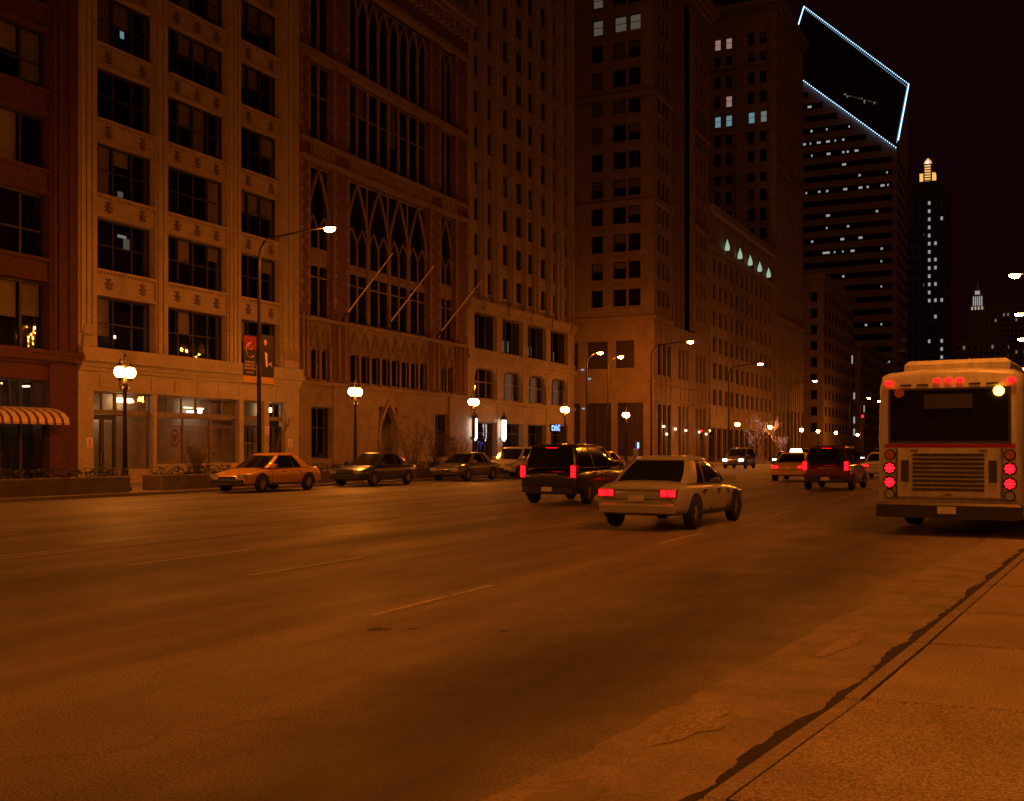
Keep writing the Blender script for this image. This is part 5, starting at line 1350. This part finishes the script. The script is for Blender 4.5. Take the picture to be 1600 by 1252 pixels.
# ---- city bus at the near kerb
def bus():
    t = thing('city_bus', 'white city bus with blue and red stripes, red marker lamps and lit amber signal', 'bus', (0, 0, 0))
    W, L, Z0, Z1 = 1.27, 12.2, 0.32, 3.05
    def ring(y, k, dz=0):
        w = W*k; c = 0.16; z1 = Z1-dz
        half = [(w*.93, Z0), (w, Z0+.1), (w, 1.2), (w, 2.0), (w*.985, z1-c-.12), (w*.95, z1-c*.35), (w*.85, z1), (w*.4, z1+.05)]
        return [(x, y, z) for x, z in half]+[(-x, y, z) for x, z in half[::-1]]
    part('body', loft([ring(0, .93, .1), ring(.06, .98, .03), ring(.16, 1), ring(.5, 1), ring(6, 1), ring(L-.5, 1), ring(L-.12, .985, .03), ring(L, .94, .1)]), M['bus_white'], t)
    part('roof_unit', MB().bbox(-.95, .95, .9, 3.6, Z1+.04, Z1+.28, .08), M['bus_white'], t)
    # rear face
    part('rear_panel', MB().bbox(-1.0, 1.0, -.035, -.001, 0, 0, 0) if False else MB().box(-1.02, 1.02, -.03, -.001, 1.76, 2.7), M['car_glass'], t)
    for x0, x1, z0, z1 in ((-1.06, -1.021, 1.72, 2.74), (1.021, 1.06, 1.72, 2.74), (-1.02, 1.02, 1.72, 1.759), (-1.02, 1.02, 2.701, 2.74)): part('rear_frame', MB().box(x0, x1, -.036, -.001, z0, z1), M['trim'], t)
    for x in (-.92, .92): part('panel_seam', MB().box(x-.006, x+.006, -.034, -.001, .66, 1.62), M['trim'], t)
    for zz in (.68, 1.66): part('panel_seam', MB().box(-1.14, 1.14, -.006, -.001, zz-.006, zz+.006), M['trim'], t)
    for x in (-.6, .6): part('hinge', MB().box(x-.07, x+.07, -.045, -.031, 1.56, 1.6), M['steel'], t)
    for x in (-.75, -.45, .45, .75): part('roof_vent', MB().box(x-.1, x+.1, -.012, .05, 2.79, 2.82), M['trim'], t)
    part('latch', MB().box(-.06, .06, -.05, -.031, .745, .785), M['steel'], t)
    for s in (-1, 1): part('corner_vent', MB().box(s*1.0-.1, s*1.0+.1, -.02, -.001, .655, .675) if False else MB().box(s*.76-.07, s*.76+.07, -.045, -.031, 1.0, 1.4), M['bus_dark'], t)
    part('rear_sign', MB().box(-.42, .42, -.05, -.031, 2.36, 2.62), M['trim'], t)
    ed_ = part('engine_door', MB().box(-.88, .88, -.03, -.001, .72, 1.62), M['bus_white'], t)
    for k in range(9): part('louver', MB().prism([(-.075, .84+k*.075), (-.031, .895+k*.075), (-.031, .84+k*.075)], 'x', -.62, .62) if False else MB().box(-.62, .62, -.062, -.031, .84+k*.08, .885+k*.08), M['bus_dark'], ed_)
    part('stripe', MB().box(-1.13, 1.13, -.012, -.001, 1.635, 1.7), M['bus_red'], t)
    for s in (-1, 1):
        part('stripe', MB().box(s*(W+.001), s*(W+.012), .2, L-.2, .75, 1.15), M['bus_blue'], t)
        part('stripe', MB().box(s*(W+.001), s*(W+.012), .2, L-.2, 1.18, 1.26), M['bus_red'], t)
        for k in range(8):
            part('side_window', MB().box(s*(W-.004), s*(W+.006), .9+k*1.38, 2.16+k*1.38, 1.42, 2.42), M['car_glass'], t)
        for yy in (2.9, 9.3):
            wh = put('wheel', MB().prism([(.1*math.cos(k*.785), .1*math.sin(k*.785)) for k in range(8)], 'x', -.12, .12).mesh('hub', False)[0], M['alloy'], t, (s*1.12, yy, .5))
            o = put('tyre', TYRE, None, wh, WL[wh]); o.scale = (1.5, 1.53, 1.53); o = put('rim', RIM, None, wh, WL[wh]); o.scale = (1.5, 1.5, 1.5)
            part('wheel_arch', MB().prism([(yy+.62*math.cos(math.pi*k/12), .45+.62*math.sin(math.pi*k/12)) for k in range(13)], 'x', s*(W+.002), s*(W+.018)), M['trim'], t)
        # corner lamp clusters
        for (zz, mm, rr) in ((.98, 'tail_red', .1), (1.25, 'tail_red', .1), (1.5, 'amber_off', .08), (.76, 'head_off', .075)):
            lm = M['amber_lens'] if mm == 'amber_off' else M[mm]
            o = part('tail_light' if 'red' in mm else 'signal_light', MB().prism([(s*1.04+rr*math.cos(k*.449), zz+rr*math.sin(k*.449)) for k in range(14)], 'y', -.03, .06), M['lamp_off'] if 'red' in mm else lm, t)
            if 'red' in mm:
                for q in range(13):
                    rq = 0 if q == 0 else (.036 if q < 5 else .07); aq = q*1.57 if q < 5 else q*.785
                    part('diode', MB().box(s*1.04+rq*math.cos(aq)-.016, s*1.04+rq*math.cos(aq)+.016, -.036, -.0305, zz+rq*math.sin(aq)-.016, zz+rq*math.sin(aq)+.016), M['diode_red'], o)
            part('bezel', MB().prism([(s*1.04+(rr+.025)*math.cos(k*.449), zz+(rr+.025)*math.sin(k*.449)) for k in range(14)], 'y', -.012, .06), M['trim'], o)
        part('marker_lamp', MB().box(s*1.07-.06, s*1.07+.06, -.03, .07, 2.83, 2.885), M['tail_red'], t)
    for x in (-.2, 0, .2): part('marker_lamp', MB().box(x-.055, x+.055, -.02, .08, 2.86, 2.91), M['tail_red'], t)
    part('upper_signal', MB().prism([(.86+.09*math.cos(k*.449), 2.66+.09*math.sin(k*.449)) for k in range(14)], 'y', -.06, -.0305), M['amber'], t)
    part('upper_signal', MB().prism([(-.86+.09*math.cos(k*.449), 2.66+.09*math.sin(k*.449)) for k in range(14)], 'y', -.06, -.0305), M['amber_lens'], t)
    part('bumper', MB().bbox(-1.25, 1.25, -.18, .1, .34, .62, .05), M['trim'], t)
    part('licence_plate', MB().box(-.16, .16, -.2, -.181, .42, .55), M['plate'], t)
    part('front_window', MB().box(-1.05, 1.05, L+.001, L+.02, 1.2, 2.7), M['car_glass'], t)
    return t
M['diode_red'] = emit('diode_red', (1.0, 0.003, 0.006), 14.0)
M['bus_white'] = mat('paint_bus_white', (0.46, 0.45, 0.44), 0.38, 0.28, 1.3, stretch=(3, 3, 0.7), fine=0.08, fscale=20)
M['amber_lens'] = gloss_paint('amber_lens_unlit', (0.4, 0.13, 0.01), 0.2)
b = bus(); b.location = (-1.42, 21.6, 0.006); b.rotation_euler = (0, 0, R(-5.0))
